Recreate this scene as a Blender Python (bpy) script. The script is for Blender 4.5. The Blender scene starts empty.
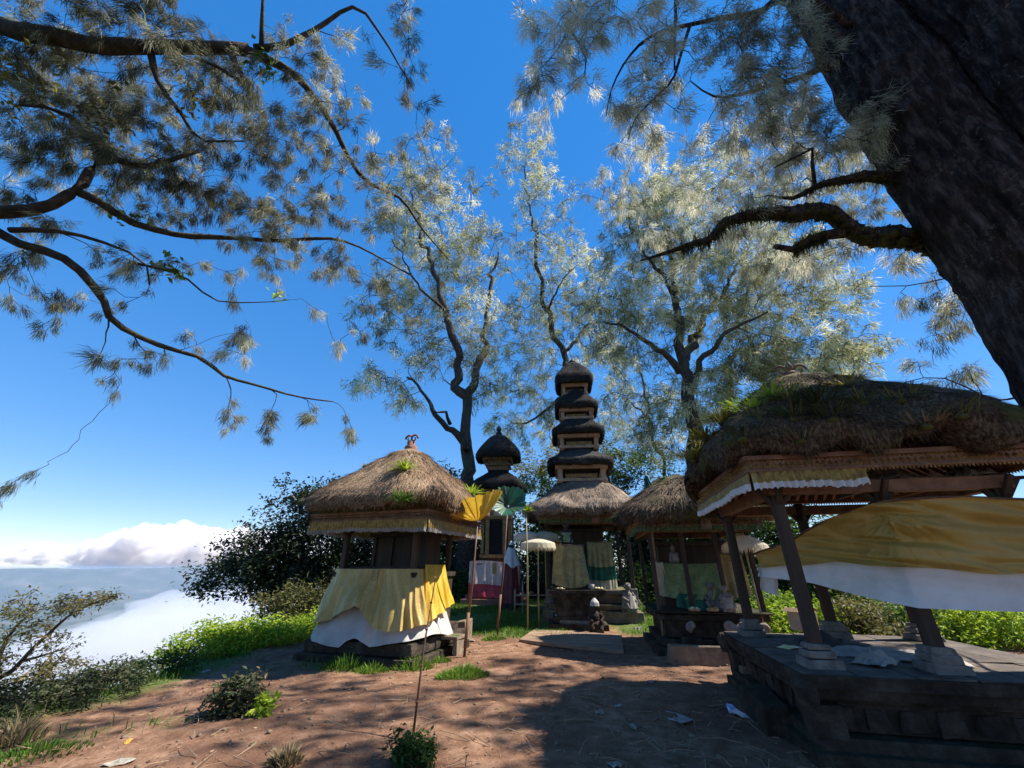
import bpy, math, random
import numpy as np
from mathutils import Vector, Matrix

R = math.radians
rng = np.random.default_rng(7)
random.seed(7)
S = bpy.context.scene
COL = S.collection

# ------------------------------------------------------------------ camera
TH = R(24.7)
F = 400.0
CAM = np.array([0.0, 0.0, 1.6])
cd = bpy.data.cameras.new("camera")
cam = bpy.data.objects.new("camera", cd)
COL.objects.link(cam)
cam.location = CAM
cam.rotation_euler = (R(90) + TH, 0, 0)
cd.sensor_width = 36.0
cd.lens = 36.0 * F / 1024.0
cd.clip_start = 0.05
cd.clip_end = 90000
S.camera = cam

# ------------------------------------------------------------------ light
SUN = Vector((0.60, 0.05, 0.80)).normalized()
w = bpy.data.worlds.new("World")
S.world = w
w.use_nodes = True
nt = w.node_tree
bg = nt.nodes["Background"]
sky = nt.nodes.new("ShaderNodeTexSky")
sky.sky_type = 'NISHITA'
sky.sun_disc = False
sky.sun_elevation = math.asin(SUN.z)
sky.sun_rotation = math.atan2(SUN.x, SUN.y)
sky.altitude = 1800
sky.air_density = 1.0
sky.dust_density = 0.0
sky.ozone_density = 3.0
gm = nt.nodes.new("ShaderNodeGamma")
gm.inputs['Gamma'].default_value = 0.42
hs = nt.nodes.new("ShaderNodeHueSaturation")
hs.inputs['Saturation'].default_value = 2.25
hs.inputs['Hue'].default_value = 0.513
hs.inputs['Value'].default_value = 1.72
nt.links.new(sky.outputs[0], gm.inputs[0])
nt.links.new(gm.outputs[0], hs.inputs['Color'])
nt.links.new(hs.outputs[0], bg.inputs[0])
bg.inputs[1].default_value = 0.15
sd = bpy.data.lights.new("sun", 'SUN')
sun = bpy.data.objects.new("sun", sd)
COL.objects.link(sun)
sd.energy = 5.0
sd.angle = R(0.5)
sd.color = (1.0, 0.93, 0.82)
sun.rotation_euler = SUN.to_track_quat('Z', 'Y').to_euler()
S.view_settings.view_transform = 'Standard'
S.view_settings.look = 'None'
S.view_settings.exposure = 1.0
S.view_settings.gamma = 1.0
S.render.engine = 'CYCLES'
S.cycles.volume_bounces = 14
S.cycles.max_bounces = 14
S.cycles.diffuse_bounces = 4
S.cycles.transmission_bounces = 6
S.cycles.transparent_max_bounces = 8

# ------------------------------------------------------------------ helpers
def ray(px, py):
    u = (px - 512.0) / F
    v = (384.0 - py) / F
    return np.array([u, math.cos(TH) - v * math.sin(TH), math.sin(TH) + v * math.cos(TH)])

def W(px, py, Y):
    d = ray(px, py)
    return CAM + d * (Y / d[1])

def D(px, py, d):
    return CAM + ray(px, py) * d

def sstep(a, b, x):
    t = np.clip((x - a) / (b - a), 0, 1)
    return t * t * (3 - 2 * t)

def vn(p, seed=0):
    p = np.asarray(p, float)
    i = np.floor(p).astype(np.int64)
    f = p - i
    f = f * f * (3 - 2 * f)
    def h(a, b, c):
        n = (a * 374761393 + b * 668265263 + c * 2147483647 + seed * 1274126177) & 0xFFFFFFFF
        n = ((n ^ (n >> 13)) * 1274126177) & 0xFFFFFFFF
        n = n ^ (n >> 16)
        return (n & 0xFFFF) / 65535.0
    r = 0
    for dx in (0, 1):
        for dy in (0, 1):
            for dz in (0, 1):
                wt = (f[..., 0] if dx else 1 - f[..., 0]) * (f[..., 1] if dy else 1 - f[..., 1]) * (f[..., 2] if dz else 1 - f[..., 2])
                r = r + wt * h(i[..., 0] + dx, i[..., 1] + dy, i[..., 2] + dz)
    return r * 2 - 1

def fbm(p, seed=0, o=3):
    p = np.asarray(p, float)
    r, a = 0, 1.0
    for k in range(o):
        r = r + a * vn(p * (2 ** k), seed + k)
        a *= 0.5
    return r

def rim_x(y):
    return -6.4 - 0.9 * sstep(9, 14, y) - 0.12 * np.maximum(y - 12, 0) + 0.35 * np.sin(y * 0.9) - 0.25 * np.maximum(3 - y, 0)

def ground_z(x, y):
    x = np.asarray(x, float); y = np.asarray(y, float)
    z = 0.40 * sstep(11.5, 18.5, y)
    p = np.stack([x, y, np.zeros_like(x)], -1)
    near = 1 - sstep(25, 60, np.hypot(x, y))
    z = z + near * (0.05 * fbm(p * 0.6, 3) + 0.012 * fbm(p * 3.1, 9))
    z = z - near * 0.12 * sstep(-3.0, -6.0, x)
    d1 = rim_x(y) - x
    d2 = y - 34.0
    d3 = x - 32.0
    d4 = -22.0 - y
    d = np.maximum(np.maximum(d1, d2), np.maximum(d3, d4))
    dd = np.where(d > 0, d * d / (d + 1.2), 0.0)
    far = fbm(np.stack([x, y, np.zeros_like(x)], -1) / 900.0, 21, 4)
    drop = 700 * (1 - np.exp(-dd * 0.95 / 700.0))
    z = z - drop + 60 * far * sstep(300, 4000, dd)
    rr = np.hypot(x, y)
    prof = 660 + 60 * vn(np.stack([np.arctan2(x, y) * 7, rr * 0, rr * 0], -1), 5)
    z = z + prof * np.exp(-((rr - 19000) / 1300.0) ** 2)
    return z

def gz(x, y):
    return float(ground_z(np.array([x]), np.array([y]))[0])

def G(px, py, z=0.0):
    d = ray(px, py)
    t = (z - CAM[2]) / d[2]
    p = CAM + d * t
    for _ in range(6):
        zz = gz(p[0], p[1]) if z == 0.0 else z
        t = (zz - CAM[2]) / d[2]
        p = CAM + d * t
    return p

class MB:
    """collects geometry for ONE mesh object"""
    def __init__(s):
        s.v = []; s.t = []; s.q = []; s.n = 0; s.tone = []; s.uv = []
    def add(s, v, tris=None, quads=None, tone=0.5):
        v = np.asarray(v, float).reshape(-1, 3)
        s.v.append(v)
        s.tone.append(np.broadcast_to(np.asarray(tone, float), (len(v),)).copy())
        if tris is not None and len(tris): s.t.append(np.asarray(tris, np.int64).reshape(-1, 3) + s.n)
        if quads is not None and len(quads): s.q.append(np.asarray(quads, np.int64).reshape(-1, 4) + s.n)
        s.n += len(v)
        return s
    def box(s, c, size, rz=0.0, top=1.0, jit=0.0, tone=0.5, rx=0.0, ry=0.0):
        h = np.array(size, float) / 2
        p = []
        for z in (-1, 1):
            k = top if z > 0 else 1.0
            for x, y in ((-1, -1), (1, -1), (1, 1), (-1, 1)):
                p.append([x * h[0] * k, y * h[1] * k, z * h[2]])
        p = np.array(p)
        if jit: p = p + rng.normal(0, jit, p.shape)
        m = np.array((Matrix.Rotation(rz, 3, 'Z') @ Matrix.Rotation(ry, 3, 'Y') @ Matrix.Rotation(rx, 3, 'X')))
        p = p @ m.T + np.array(c, float)
        q = [(3, 2, 1, 0), (4, 5, 6, 7), (0, 1, 5, 4), (1, 2, 6, 5), (2, 3, 7, 6), (3, 0, 4, 7)]
        return s.add(p, quads=q, tone=tone)
    def grid(s, P, tone=0.5, wrap=False):
        P = np.asarray(P, float)
        a, b = P.shape[:2]
        idx = np.arange(a * b).reshape(a, b)
        if wrap: idx = np.concatenate([idx, idx[:, :1]], 1)
        q = np.stack([idx[:-1, :-1], idx[:-1, 1:], idx[1:, 1:], idx[1:, :-1]], -1).reshape(-1, 4)
        t = tone if np.isscalar(tone) else np.asarray(tone).reshape(-1)
        return s.add(P.reshape(-1, 3), quads=q, tone=t)
    def lathe(s, prof, seg=16, c=(0, 0, 0), wob=0.0, tone=0.5, sx=1.0, sy=1.0):
        a = np.linspace(0, 2 * math.pi, seg, endpoint=False)
        P = np.array([[(r * math.cos(t) * sx, r * math.sin(t) * sy, z) for t in a] for r, z in prof]) + np.array(c)
        if wob: P = P + wob * vn(P * 6, 3)[..., None] * np.array([1, 1, 0.3])
        return s.grid(P, tone, wrap=True)
    def tube(s, pts, rad, seg=6, tone=0.5, cap=True):
        pts = np.asarray(pts, float)
        n = len(pts)
        rad = np.broadcast_to(np.asarray(rad, float), (n,))
        tg = np.gradient(pts, axis=0)
        tg /= np.linalg.norm(tg, axis=1, keepdims=True) + 1e-9
        ref = np.array([0.31, 0.17, 0.93]) if abs(tg[:, 2]).mean() < 0.8 else np.array([0.93, 0.31, 0.1])
        n1 = np.cross(tg, ref); n1 /= np.linalg.norm(n1, axis=1, keepdims=True) + 1e-9
        n2 = np.cross(tg, n1)
        a = np.linspace(0, 2 * math.pi, seg, endpoint=False)
        P = pts[:, None, :] + rad[:, None, None] * (n1[:, None, :] * np.cos(a)[None, :, None] + n2[:, None, :] * np.sin(a)[None, :, None])
        base = s.n
        s.grid(P, tone, wrap=True)
        if cap and seg == 4:
            s.q.append(np.array([[3, 2, 1, 0], [(n - 1) * 4, (n - 1) * 4 + 1, (n - 1) * 4 + 2, (n - 1) * 4 + 3]]) + base)
        elif cap:
            s.add(pts[[0, -1]], tone=tone)
            k = s.n - 2
            i = np.arange(seg); j = (i + 1) % seg
            s.t.append(np.stack([base + j, base + i, np.full(seg, k)], -1))
            e = base + (n - 1) * seg
            s.t.append(np.stack([e + i, e + j, np.full(seg, k + 1)], -1))
        return s
    def blob(s, c, r, seg=12, wob=0.12, seed=0, tone=0.5, rz=0.0):
        r = np.broadcast_to(np.asarray(r, float), (3,))
        th = np.linspace(0, math.pi, seg // 2 + 2)
        ph = np.linspace(0, 2 * math.pi, seg, endpoint=False)
        P = np.stack([np.sin(th)[:, None] * np.cos(ph), np.sin(th)[:, None] * np.sin(ph), np.cos(th)[:, None] * np.ones(seg)], -1)
        P = P * (1 + wob * fbm(P * 1.7 + seed * 3.1, seed)[..., None]) * r
        m = np.array(Matrix.Rotation(rz, 3, 'Z'))
        return s.grid(P @ m.T + np.array(c, float), tone, wrap=True)
    def build(s, name, mat, parent=None, smooth=False, bevel=0.0, solid=0.0, label=None, remesh=0.0, sub=0):
        me = bpy.data.meshes.new(name)
        v = np.concatenate(s.v) if s.v else np.zeros((0, 3))
        me.vertices.add(len(v)); me.vertices.foreach_set("co", v.astype(np.float32).ravel())
        t = np.concatenate(s.t) if s.t else np.zeros((0, 3), np.int64)
        q = np.concatenate(s.q) if s.q else np.zeros((0, 4), np.int64)
        loops = np.concatenate([t.ravel(), q.ravel()]).astype(np.int32)
        st = np.concatenate([np.arange(len(t)) * 3, len(t) * 3 + np.arange(len(q)) * 4]).astype(np.int32)
        me.loops.add(len(loops)); me.loops.foreach_set("vertex_index", loops)
        me.polygons.add(len(st)); me.polygons.foreach_set("loop_start", st)
        me.update(calc_edges=True); me.validate()
        at = me.attributes.new("tone", 'FLOAT', 'POINT')
        tn = np.concatenate(s.tone).astype(np.float32)
        if len(tn) == len(me.vertices): at.data.foreach_set("value", tn)
        me.polygons.foreach_set("use_smooth", np.full(len(me.polygons), smooth))
        if mat: me.materials.append(mat)
        o = bpy.data.objects.new(name, me)
        COL.objects.link(o)
        if parent is not None: o.parent = parent
        if label: o["label"] = label
        if remesh:
            m = o.modifiers.new("remesh", 'REMESH'); m.mode = 'VOXEL'; m.voxel_size = remesh; m.use_smooth_shade = smooth
        if bevel:
            m = o.modifiers.new("bevel", 'BEVEL'); m.width = bevel; m.segments = 2; m.limit_method = 'ANGLE'
        if solid:
            m = o.modifiers.new("solid", 'SOLIDIFY'); m.thickness = solid
        if sub:
            m = o.modifiers.new("sub", 'SUBSURF'); m.levels = sub; m.render_levels = sub
        return o

def tag(o, label, cat, group=None, kind=None):
    o["label"] = label
    o["category"] = cat
    if group: o["group"] = group
    if kind: o["kind"] = kind
    return o

def thing(name, label, cat, loc=(0, 0, 0), rz=0.0, group=None):
    o = bpy.data.objects.new(name, None)
    COL.objects.link(o)
    o.location = loc
    o.rotation_euler = (0, 0, rz)
    o.empty_display_size = 0.2
    return tag(o, label, cat, group)

def structure(o):
    o["kind"] = "structure"
    return o

def offset(mb, p):
    for v in mb.v: v -= np.array(p)
    return mb

# ------------------------------------------------------------------ materials
def new_mat(name):
    m = bpy.data.materials.new(name)
    m.use_nodes = True
    n = m.node_tree
    b = n.nodes["Principled BSDF"]
    return m, n, b

def ramp(n, fac, cols, pos=None):
    r = n.nodes.new("ShaderNodeValToRGB")
    e = r.color_ramp.elements
    pos = pos or [i / (len(cols) - 1) for i in range(len(cols))]
    while len(e) < len(cols): e.new(0.5)
    for i, c in enumerate(cols):
        e[i].position = pos[i]
        e[i].color = (*c, 1)
    n.links.new(fac, r.inputs[0])
    return r.outputs[0]

def noise_tex(n, scale, detail=4, rough=0.6, stretch=None, coord='Object', dist=0.0):
    tc = n.nodes.new("ShaderNodeTexCoord")
    out = tc.outputs[coord]
    if stretch:
        mp = n.nodes.new("ShaderNodeMapping"); mp.inputs['Scale'].default_value = stretch
        n.links.new(out, mp.inputs[0]); out = mp.outputs[0]
    t = n.nodes.new("ShaderNodeTexNoise")
    t.inputs['Scale'].default_value = scale
    t.inputs['Detail'].default_value = detail
    t.inputs['Roughness'].default_value = rough
    t.inputs['Distortion'].default_value = dist
    n.links.new(out, t.inputs['Vector'])
    return t.outputs['Fac']

def mixc(n, fac, a, b):
    m = n.nodes.new("ShaderNodeMix"); m.data_type = 'RGBA'
    if isinstance(fac, float): m.inputs[0].default_value = fac
    else: n.links.new(fac, m.inputs[0])
    for s, i in ((a, 6), (b, 7)):
        if isinstance(s, tuple): m.inputs[i].default_value = (*s, 1)
        else: n.links.new(s, m.inputs[i])
    return m.outputs[2]

def maprange(n, v, a, b, c=0.0, d=1.0):
    m = n.nodes.new("ShaderNodeMapRange")
    m.inputs[1].default_value = a; m.inputs[2].default_value = b
    m.inputs[3].default_value = c; m.inputs[4].default_value = d
    n.links.new(v, m.inputs[0])
    return m.outputs[0]

def bump(n, b, h, strength=0.5, dist=0.02, prev=None):
    k = n.nodes.new("ShaderNodeBump")
    k.inputs['Strength'].default_value = strength
    k.inputs['Distance'].default_value = dist
    n.links.new(h, k.inputs['Height'])
    if prev is not None: n.links.new(prev, k.inputs['Normal'])
    n.links.new(k.outputs[0], b.inputs['Normal'])
    return k.outputs[0]

def M(name, cols, scale=6, rough=0.7, bscale=None, bstr=0.4, bdist=0.02, stretch=None, metal=0.0, detail=5, coord='Object', pos=None, sheen=0.0, moss=None, spec=0.4):
    m, n, b = new_mat(name)
    f = noise_tex(n, scale, detail, 0.62, stretch, coord)
    c = ramp(n, f, cols, pos or [0.3 + 0.4 * i / max(1, len(cols) - 1) for i in range(len(cols))])
    if moss:
        g = n.nodes.new("ShaderNodeNewGeometry")
        sp = n.nodes.new("ShaderNodeSeparateXYZ"); n.links.new(g.outputs['Normal'], sp.inputs[0])
        up = maprange(n, sp.outputs[2], moss[1], moss[1] + 0.5)
        mf = noise_tex(n, moss[2], 4, 0.6)
        mm = n.nodes.new("ShaderNodeMath"); mm.operation = 'MULTIPLY'
        n.links.new(up, mm.inputs[0]); n.links.new(maprange(n, mf, 0.42, 0.56), mm.inputs[1])
        c = mixc(n, mm.outputs[0], c, moss[0])
    n.links.new(c, b.inputs['Base Color'])
    b.inputs['Roughness'].default_value = rough
    b.inputs['Metallic'].default_value = metal
    b.inputs['Specular IOR Level'].default_value = spec
    if sheen: b.inputs['Sheen Weight'].default_value = sheen
    if bscale: bump(n, b, noise_tex(n, bscale, 5, 0.65, stretch, coord), bstr, bdist)
    return m

def leafmat(name, cols, transl=0.35, rough=0.55, tcol=None, spec=0.3):
    m, n, b = new_mat(name)
    a = n.nodes.new("ShaderNodeAttribute"); a.attribute_name = "tone"
    c = ramp(n, a.outputs['Fac'], cols)
    n.links.new(c, b.inputs['Base Color'])
    b.inputs['Roughness'].default_value = rough
    b.inputs['Specular IOR Level'].default_value = spec
    t = n.nodes.new("ShaderNodeBsdfTranslucent")
    n.links.new(c, t.inputs[0])
    mx = n.nodes.new("ShaderNodeMixShader"); mx.inputs[0].default_value = transl
    n.links.new(b.outputs[0], mx.inputs[1]); n.links.new(t.outputs[0], mx.inputs[2])
    n.links.new(mx.outputs[0], n.nodes["Material Output"].inputs[0])
    return m

def clothmat(name, cols, rough=0.6, weave=180, metal=0.0, scale=4, fold=0.0, transl=0.12, brocade=None):
    m, n, b = new_mat(name)
    f = noise_tex(n, scale, 5, 0.6)
    c = ramp(n, f, cols, [0.3 + 0.4 * i / max(1, len(cols) - 1) for i in range(len(cols))])
    if brocade:
        tc = n.nodes.new("ShaderNodeTexCoord")
        v = n.nodes.new("ShaderNodeTexVoronoi"); v.inputs['Scale'].default_value = brocade[1]
        n.links.new(tc.outputs['Object'], v.inputs['Vector'])
        c = mixc(n, maprange(n, v.outputs['Distance'], 0.22, 0.32, 0.0, brocade[2]), brocade[0], c)
    n.links.new(c, b.inputs['Base Color'])
    b.inputs['Roughness'].default_value = rough
    b.inputs['Metallic'].default_value = metal
    b.inputs['Sheen Weight'].default_value = 0.04
    k = bump(n, b, noise_tex(n, weave, 2, 0.5), 0.15, 0.004)
    k = bump(n, b, noise_tex(n, 7, 3, 0.5, dist=0.8), 0.4, 0.02, k)
    t = n.nodes.new("ShaderNodeBsdfTranslucent")
    n.links.new(c, t.inputs[0])
    mx = n.nodes.new("ShaderNodeMixShader"); mx.inputs[0].default_value = transl
    n.links.new(b.outputs[0], mx.inputs[1]); n.links.new(t.outputs[0], mx.inputs[2])
    n.links.new(mx.outputs[0], n.nodes["Material Output"].inputs[0])
    return m

def thatchmat(name, cols, moss=None):
    m, n, b = new_mat(name)
    a = n.nodes.new("ShaderNodeAttribute"); a.attribute_name = "tone"
    f = noise_tex(n, 2.2, 6, 0.7)
    g = noise_tex(n, 38, 3, 0.6, (1, 1, 0.35))
    s = n.nodes.new("ShaderNodeMath"); s.operation = 'MULTIPLY_ADD'
    n.links.new(f, s.inputs[0]); s.inputs[1].default_value = 0.55; n.links.new(maprange(n, g, 0.3, 0.7, -0.12, 0.36), s.inputs[2])
    s2 = n.nodes.new("ShaderNodeMath"); s2.operation = 'MULTIPLY_ADD'
    n.links.new(a.outputs['Fac'], s2.inputs[0]); s2.inputs[1].default_value = 0.5; n.links.new(s.outputs[0], s2.inputs[2])
    c = ramp(n, s2.outputs[0], cols, [0.3 + 0.6 * i / (len(cols) - 1) for i in range(len(cols))])
    if moss:
        c = mixc(n, maprange(n, noise_tex(n, moss[1], 5, 0.65), moss[2], moss[2] + 0.12, 0, 0.85), c, moss[0])
    n.links.new(c, b.inputs['Base Color'])
    b.inputs['Roughness'].default_value = 0.9
    b.inputs['Specular IOR Level'].default_value = 0.15
    k = bump(n, b, g, 0.8, 0.03)
    bump(n, b, f, 0.5, 0.06, k)
    return m

MT = {}
MT['wood'] = M('dark_wood', [(0.02, 0.012, 0.008), (0.045, 0.028, 0.018), (0.08, 0.052, 0.032)], 5, 0.7, 30, 0.5, 0.01, (1, 1, 0.12))
MT['wood_red'] = M('brown_wood', [(0.11, 0.05, 0.028), (0.2, 0.1, 0.055), (0.27, 0.15, 0.085)], 6, 0.65, 30, 0.4, 0.01)
MT['wood_tan'] = M('tan_wood', [(0.22, 0.13, 0.08), (0.34, 0.22, 0.14), (0.42, 0.29, 0.19)], 6, 0.65, 30, 0.4, 0.01)
MT['gilt'] = M('carved_gilt', [(0.09, 0.045, 0.02), (0.25, 0.15, 0.05), (0.45, 0.3, 0.1)], 14, 0.5, 60, 0.7, 0.02, metal=0.25)
MT['gilt_dark'] = M('weathered_gilt', [(0.05, 0.035, 0.022), (0.16, 0.1, 0.05), (0.3, 0.2, 0.09)], 12, 0.6, 60, 0.7, 0.02)
MT['green_trim'] = M('green_carving', [(0.02, 0.05, 0.02), (0.06, 0.13, 0.05), (0.22, 0.2, 0.07)], 26, 0.6, 60, 0.7, 0.02)
MT['stone'] = M('black_stone', [(0.02, 0.015, 0.011), (0.045, 0.034, 0.026), (0.095, 0.076, 0.06)], 4, 0.9, 14, 0.8, 0.05, moss=((0.03, 0.04, 0.012), 0.7, 1.4), spec=0.2)
MT['stone_mid'] = M('grey_stone', [(0.09, 0.08, 0.07), (0.17, 0.15, 0.13), (0.25, 0.23, 0.2)], 7, 0.85, 24, 0.6, 0.02)
MT['stone_warm'] = M('warm_stone', [(0.12, 0.085, 0.06), (0.2, 0.15, 0.105), (0.28, 0.22, 0.16)], 6, 0.85, 24, 0.6, 0.02, moss=((0.06, 0.08, 0.02), 0.5, 3.0))
MT['stone_white'] = M('pale_stone', [(0.3, 0.28, 0.25), (0.48, 0.45, 0.41), (0.6, 0.57, 0.53)], 9, 0.8, 28, 0.5, 0.02)
MT['stone_pink'] = M('pinkish_stone', [(0.14, 0.11, 0.095), (0.24, 0.19, 0.165), (0.32, 0.265, 0.235)], 9, 0.85, 28, 0.6, 0.02)
MT['brick'] = M('brick_red', [(0.16, 0.06, 0.04), (0.26, 0.11, 0.075), (0.33, 0.17, 0.12)], 8, 0.8, 30, 0.5, 0.02)
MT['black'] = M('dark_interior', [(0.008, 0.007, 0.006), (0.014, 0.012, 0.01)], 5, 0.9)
MT['gold'] = clothmat('gold_brocade', [(0.38, 0.235, 0.045), (0.42, 0.265, 0.055), (0.46, 0.3, 0.07)], 0.5, 150, 0.05, 3)
MT['gold_pale'] = clothmat('pale_gold_brocade', [(0.3, 0.18, 0.03), (0.4, 0.25, 0.045), (0.48, 0.33, 0.085)], 0.4, 150, 0.12, 5, brocade=((0.56, 0.44, 0.18), 40, 0.6))
MT['gold_olive'] = clothmat('olive_gold_brocade', [(0.2, 0.16, 0.06), (0.3, 0.24, 0.09), (0.42, 0.35, 0.15)], 0.5, 150, 0.1, 6, brocade=((0.48, 0.4, 0.2), 36, 1.0))
MT['white'] = clothmat('white_cloth', [(0.62, 0.61, 0.6), (0.74, 0.73, 0.72), (0.8, 0.79, 0.78)], 0.8, 220, 0, 2.5, transl=0.2)
MT['grey_cloth'] = clothmat('soiled_cloth', [(0.22, 0.2, 0.18), (0.34, 0.31, 0.28), (0.45, 0.42, 0.38)], 0.85, 220, 0, 4)
MT['yellow'] = clothmat('yellow_satin', [(0.62, 0.36, 0.02), (0.78, 0.5, 0.04), (0.85, 0.6, 0.1)], 0.45, 200, 0, 4, transl=0.35)
MT['green'] = clothmat('teal_green_satin', [(0.004, 0.065, 0.035), (0.008, 0.11, 0.06), (0.015, 0.16, 0.09)], 0.45, 200, 0, 4, transl=0.3)
MT['gold_trim'] = clothmat('gold_trim_cloth', [(0.2, 0.12, 0.025), (0.34, 0.22, 0.05), (0.5, 0.36, 0.1)], 0.45, 150, 0.15, 14)
MT['soiled_white'] = clothmat('soiled_white_cloth', [(0.36, 0.34, 0.33), (0.48, 0.46, 0.45), (0.56, 0.54, 0.53)], 0.8, 220, 0, 2.5)
MT['green_gold'] = clothmat('green_gold_brocade', [(0.1, 0.15, 0.05), (0.17, 0.23, 0.08), (0.3, 0.32, 0.13)], 0.45, 150, 0.1, 6, brocade=((0.36, 0.36, 0.14), 34, 1.0))
MT['pink'] = clothmat('pale_pink_cloth', [(0.6, 0.36, 0.3), (0.7, 0.47, 0.4), (0.75, 0.55, 0.48)], 0.6, 200, 0, 4)
MT['red'] = clothmat('red_cloth', [(0.42, 0.02, 0.035), (0.55, 0.035, 0.05), (0.6, 0.06, 0.07)], 0.6, 200, 0, 4)
MT['dark_red'] = clothmat('maroon_cloth', [(0.1, 0.01, 0.015), (0.16, 0.02, 0.025), (0.2, 0.03, 0.03)], 0.6, 200, 0, 4)
MT['orange'] = clothmat('orange_cloth', [(0.7, 0.24, 0.02), (0.8, 0.33, 0.04), (0.85, 0.4, 0.08)], 0.6, 200, 0, 4)
MT['cream'] = clothmat('cream_cloth', [(0.6, 0.52, 0.36), (0.72, 0.64, 0.47), (0.78, 0.72, 0.58)], 0.7, 200, 0, 4, transl=0.4)
MT['blue_plastic'] = M('blue_white_plastic', [(0.3, 0.4, 0.75), (0.55, 0.62, 0.85), (0.75, 0.78, 0.88)], 5, 0.4, 10, 0.5, 0.02)
MT['paper'] = M('paper_scrap', [(0.2, 0.18, 0.15), (0.28, 0.26, 0.22), (0.36, 0.34, 0.3)], 8, 0.8)
MT['paper_yellow'] = M('yellow_paper', [(0.6, 0.55, 0.2), (0.68, 0.64, 0.35), (0.75, 0.72, 0.5)], 8, 0.7)
MT['bamboo'] = M('bamboo', [(0.2, 0.15, 0.08), (0.32, 0.25, 0.14), (0.42, 0.35, 0.22)], 9, 0.5, 30, 0.3, 0.005)
MT['pole'] = M('dark_pole', [(0.06, 0.03, 0.02), (0.11, 0.055, 0.035), (0.16, 0.08, 0.05)], 9, 0.5)
MT['plank'] = M('weathered_plank', [(0.16, 0.1, 0.065), (0.26, 0.17, 0.11), (0.34, 0.24, 0.16)], 5, 0.8, 40, 0.5, 0.01, (0.15, 1, 1))
MT['thatch'] = thatchmat('brown_thatch', [(0.035, 0.022, 0.014), (0.14, 0.09, 0.055), (0.27, 0.18, 0.115), (0.4, 0.29, 0.19)])
MT['thatch_grey'] = thatchmat('grey_thatch', [(0.03, 0.022, 0.017), (0.12, 0.09, 0.065), (0.24, 0.18, 0.135), (0.38, 0.31, 0.24)])
MT['thatch_black'] = thatchmat('black_fibre_thatch', [(0.006, 0.0055, 0.005), (0.016, 0.014, 0.013), (0.035, 0.031, 0.028), (0.085, 0.078, 0.068)])
MT['thatch_moss'] = thatchmat('mossy_thatch', [(0.014, 0.010, 0.007), (0.05, 0.035, 0.023), (0.12, 0.088, 0.058), (0.24, 0.18, 0.125)], ((0.075, 0.085, 0.02), 1.6, 0.54))
MT['bark'] = M('lichen_bark', [(0.010, 0.007, 0.007), (0.035, 0.027, 0.025), (0.12, 0.098, 0.09)], 9, 0.95, 10, 1.0, 0.12, (1, 1, 0.28), spec=0.15)
MT['bark_moss'] = M('mossy_bark', [(0.022, 0.016, 0.012), (0.055, 0.042, 0.032), (0.1, 0.08, 0.065)], 7, 0.9, 14, 0.9, 0.05, moss=((0.05, 0.065, 0.012), 0.1, 2.5))
MT['bark_grey'] = M('grey_bark', [(0.045, 0.033, 0.025), (0.09, 0.068, 0.052), (0.15, 0.12, 0.095)], 6, 0.9, 14, 0.8, 0.04)
MT['needle'] = leafmat('casuarina_needles', [(0.045, 0.05, 0.022), (0.15, 0.14, 0.07), (0.42, 0.42, 0.28), (0.82, 0.79, 0.62)], 0.55)
MT['needle_far'] = leafmat('far_casuarina_needles', [(0.055, 0.06, 0.018), (0.17, 0.165, 0.06), (0.41, 0.41, 0.2), (0.8, 0.77, 0.52)], 0.55)
MT['leaf_dark'] = leafmat('dark_leaves', [(0.014, 0.022, 0.008), (0.03, 0.045, 0.015), (0.06, 0.075, 0.03), (0.13, 0.1, 0.055)], 0.25)
MT['leaf'] = leafmat('green_leaves', [(0.025, 0.05, 0.01), (0.055, 0.11, 0.018), (0.11, 0.18, 0.03), (0.19, 0.24, 0.06)], 0.4)
MT['leaf_bright'] = leafmat('bright_leaves', [(0.12, 0.2, 0.015), (0.25, 0.38, 0.025), (0.4, 0.5, 0.045), (0.55, 0.6, 0.09)], 0.5)
MT['leaf_yellow'] = leafmat('yellow_moss_leaves', [(0.08, 0.09, 0.015), (0.18, 0.18, 0.03), (0.32, 0.28, 0.05), (0.45, 0.36, 0.12)], 0.4)
MT['leaf_olive'] = leafmat('olive_leaves', [(0.035, 0.042, 0.012), (0.085, 0.09, 0.025), (0.16, 0.15, 0.045), (0.26, 0.21, 0.08)], 0.4)
MT['grass'] = leafmat('grass_blades', [(0.035, 0.085, 0.012), (0.08, 0.17, 0.02), (0.15, 0.26, 0.03), (0.26, 0.33, 0.06)], 0.45)
MT['straw'] = leafmat('dry_grass', [(0.05, 0.04, 0.02), (0.13, 0.1, 0.05), (0.22, 0.17, 0.09), (0.32, 0.27, 0.16)], 0.3)
MT['dry_leaf'] = leafmat('dry_leaves', [(0.07, 0.035, 0.02), (0.17, 0.09, 0.05), (0.3, 0.19, 0.1), (0.42, 0.32, 0.2)], 0.2)

# lichen specks on the big trunk
def lichen(m):
    n = m.node_tree; b = n.nodes["Principled BSDF"]
    old = b.inputs['Base Color'].links[0].from_socket
    tc = n.nodes.new("ShaderNodeTexCoord")
    big = noise_tex(n, 1.3, 3)
    f = n.nodes.new("ShaderNodeMath"); f.operation = 'MULTIPLY'
    n.links.new(maprange(n, noise_tex(n, 13, 6, 0.75), 0.555, 0.64), f.inputs[0])
    n.links.new(maprange(n, big, 0.42, 0.6), f.inputs[1])
    c = mixc(n, f.outputs[0], old, (0.15, 0.14, 0.125))
    n.links.new(c, b.inputs['Base Color'])
lichen(MT['bark'])

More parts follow.
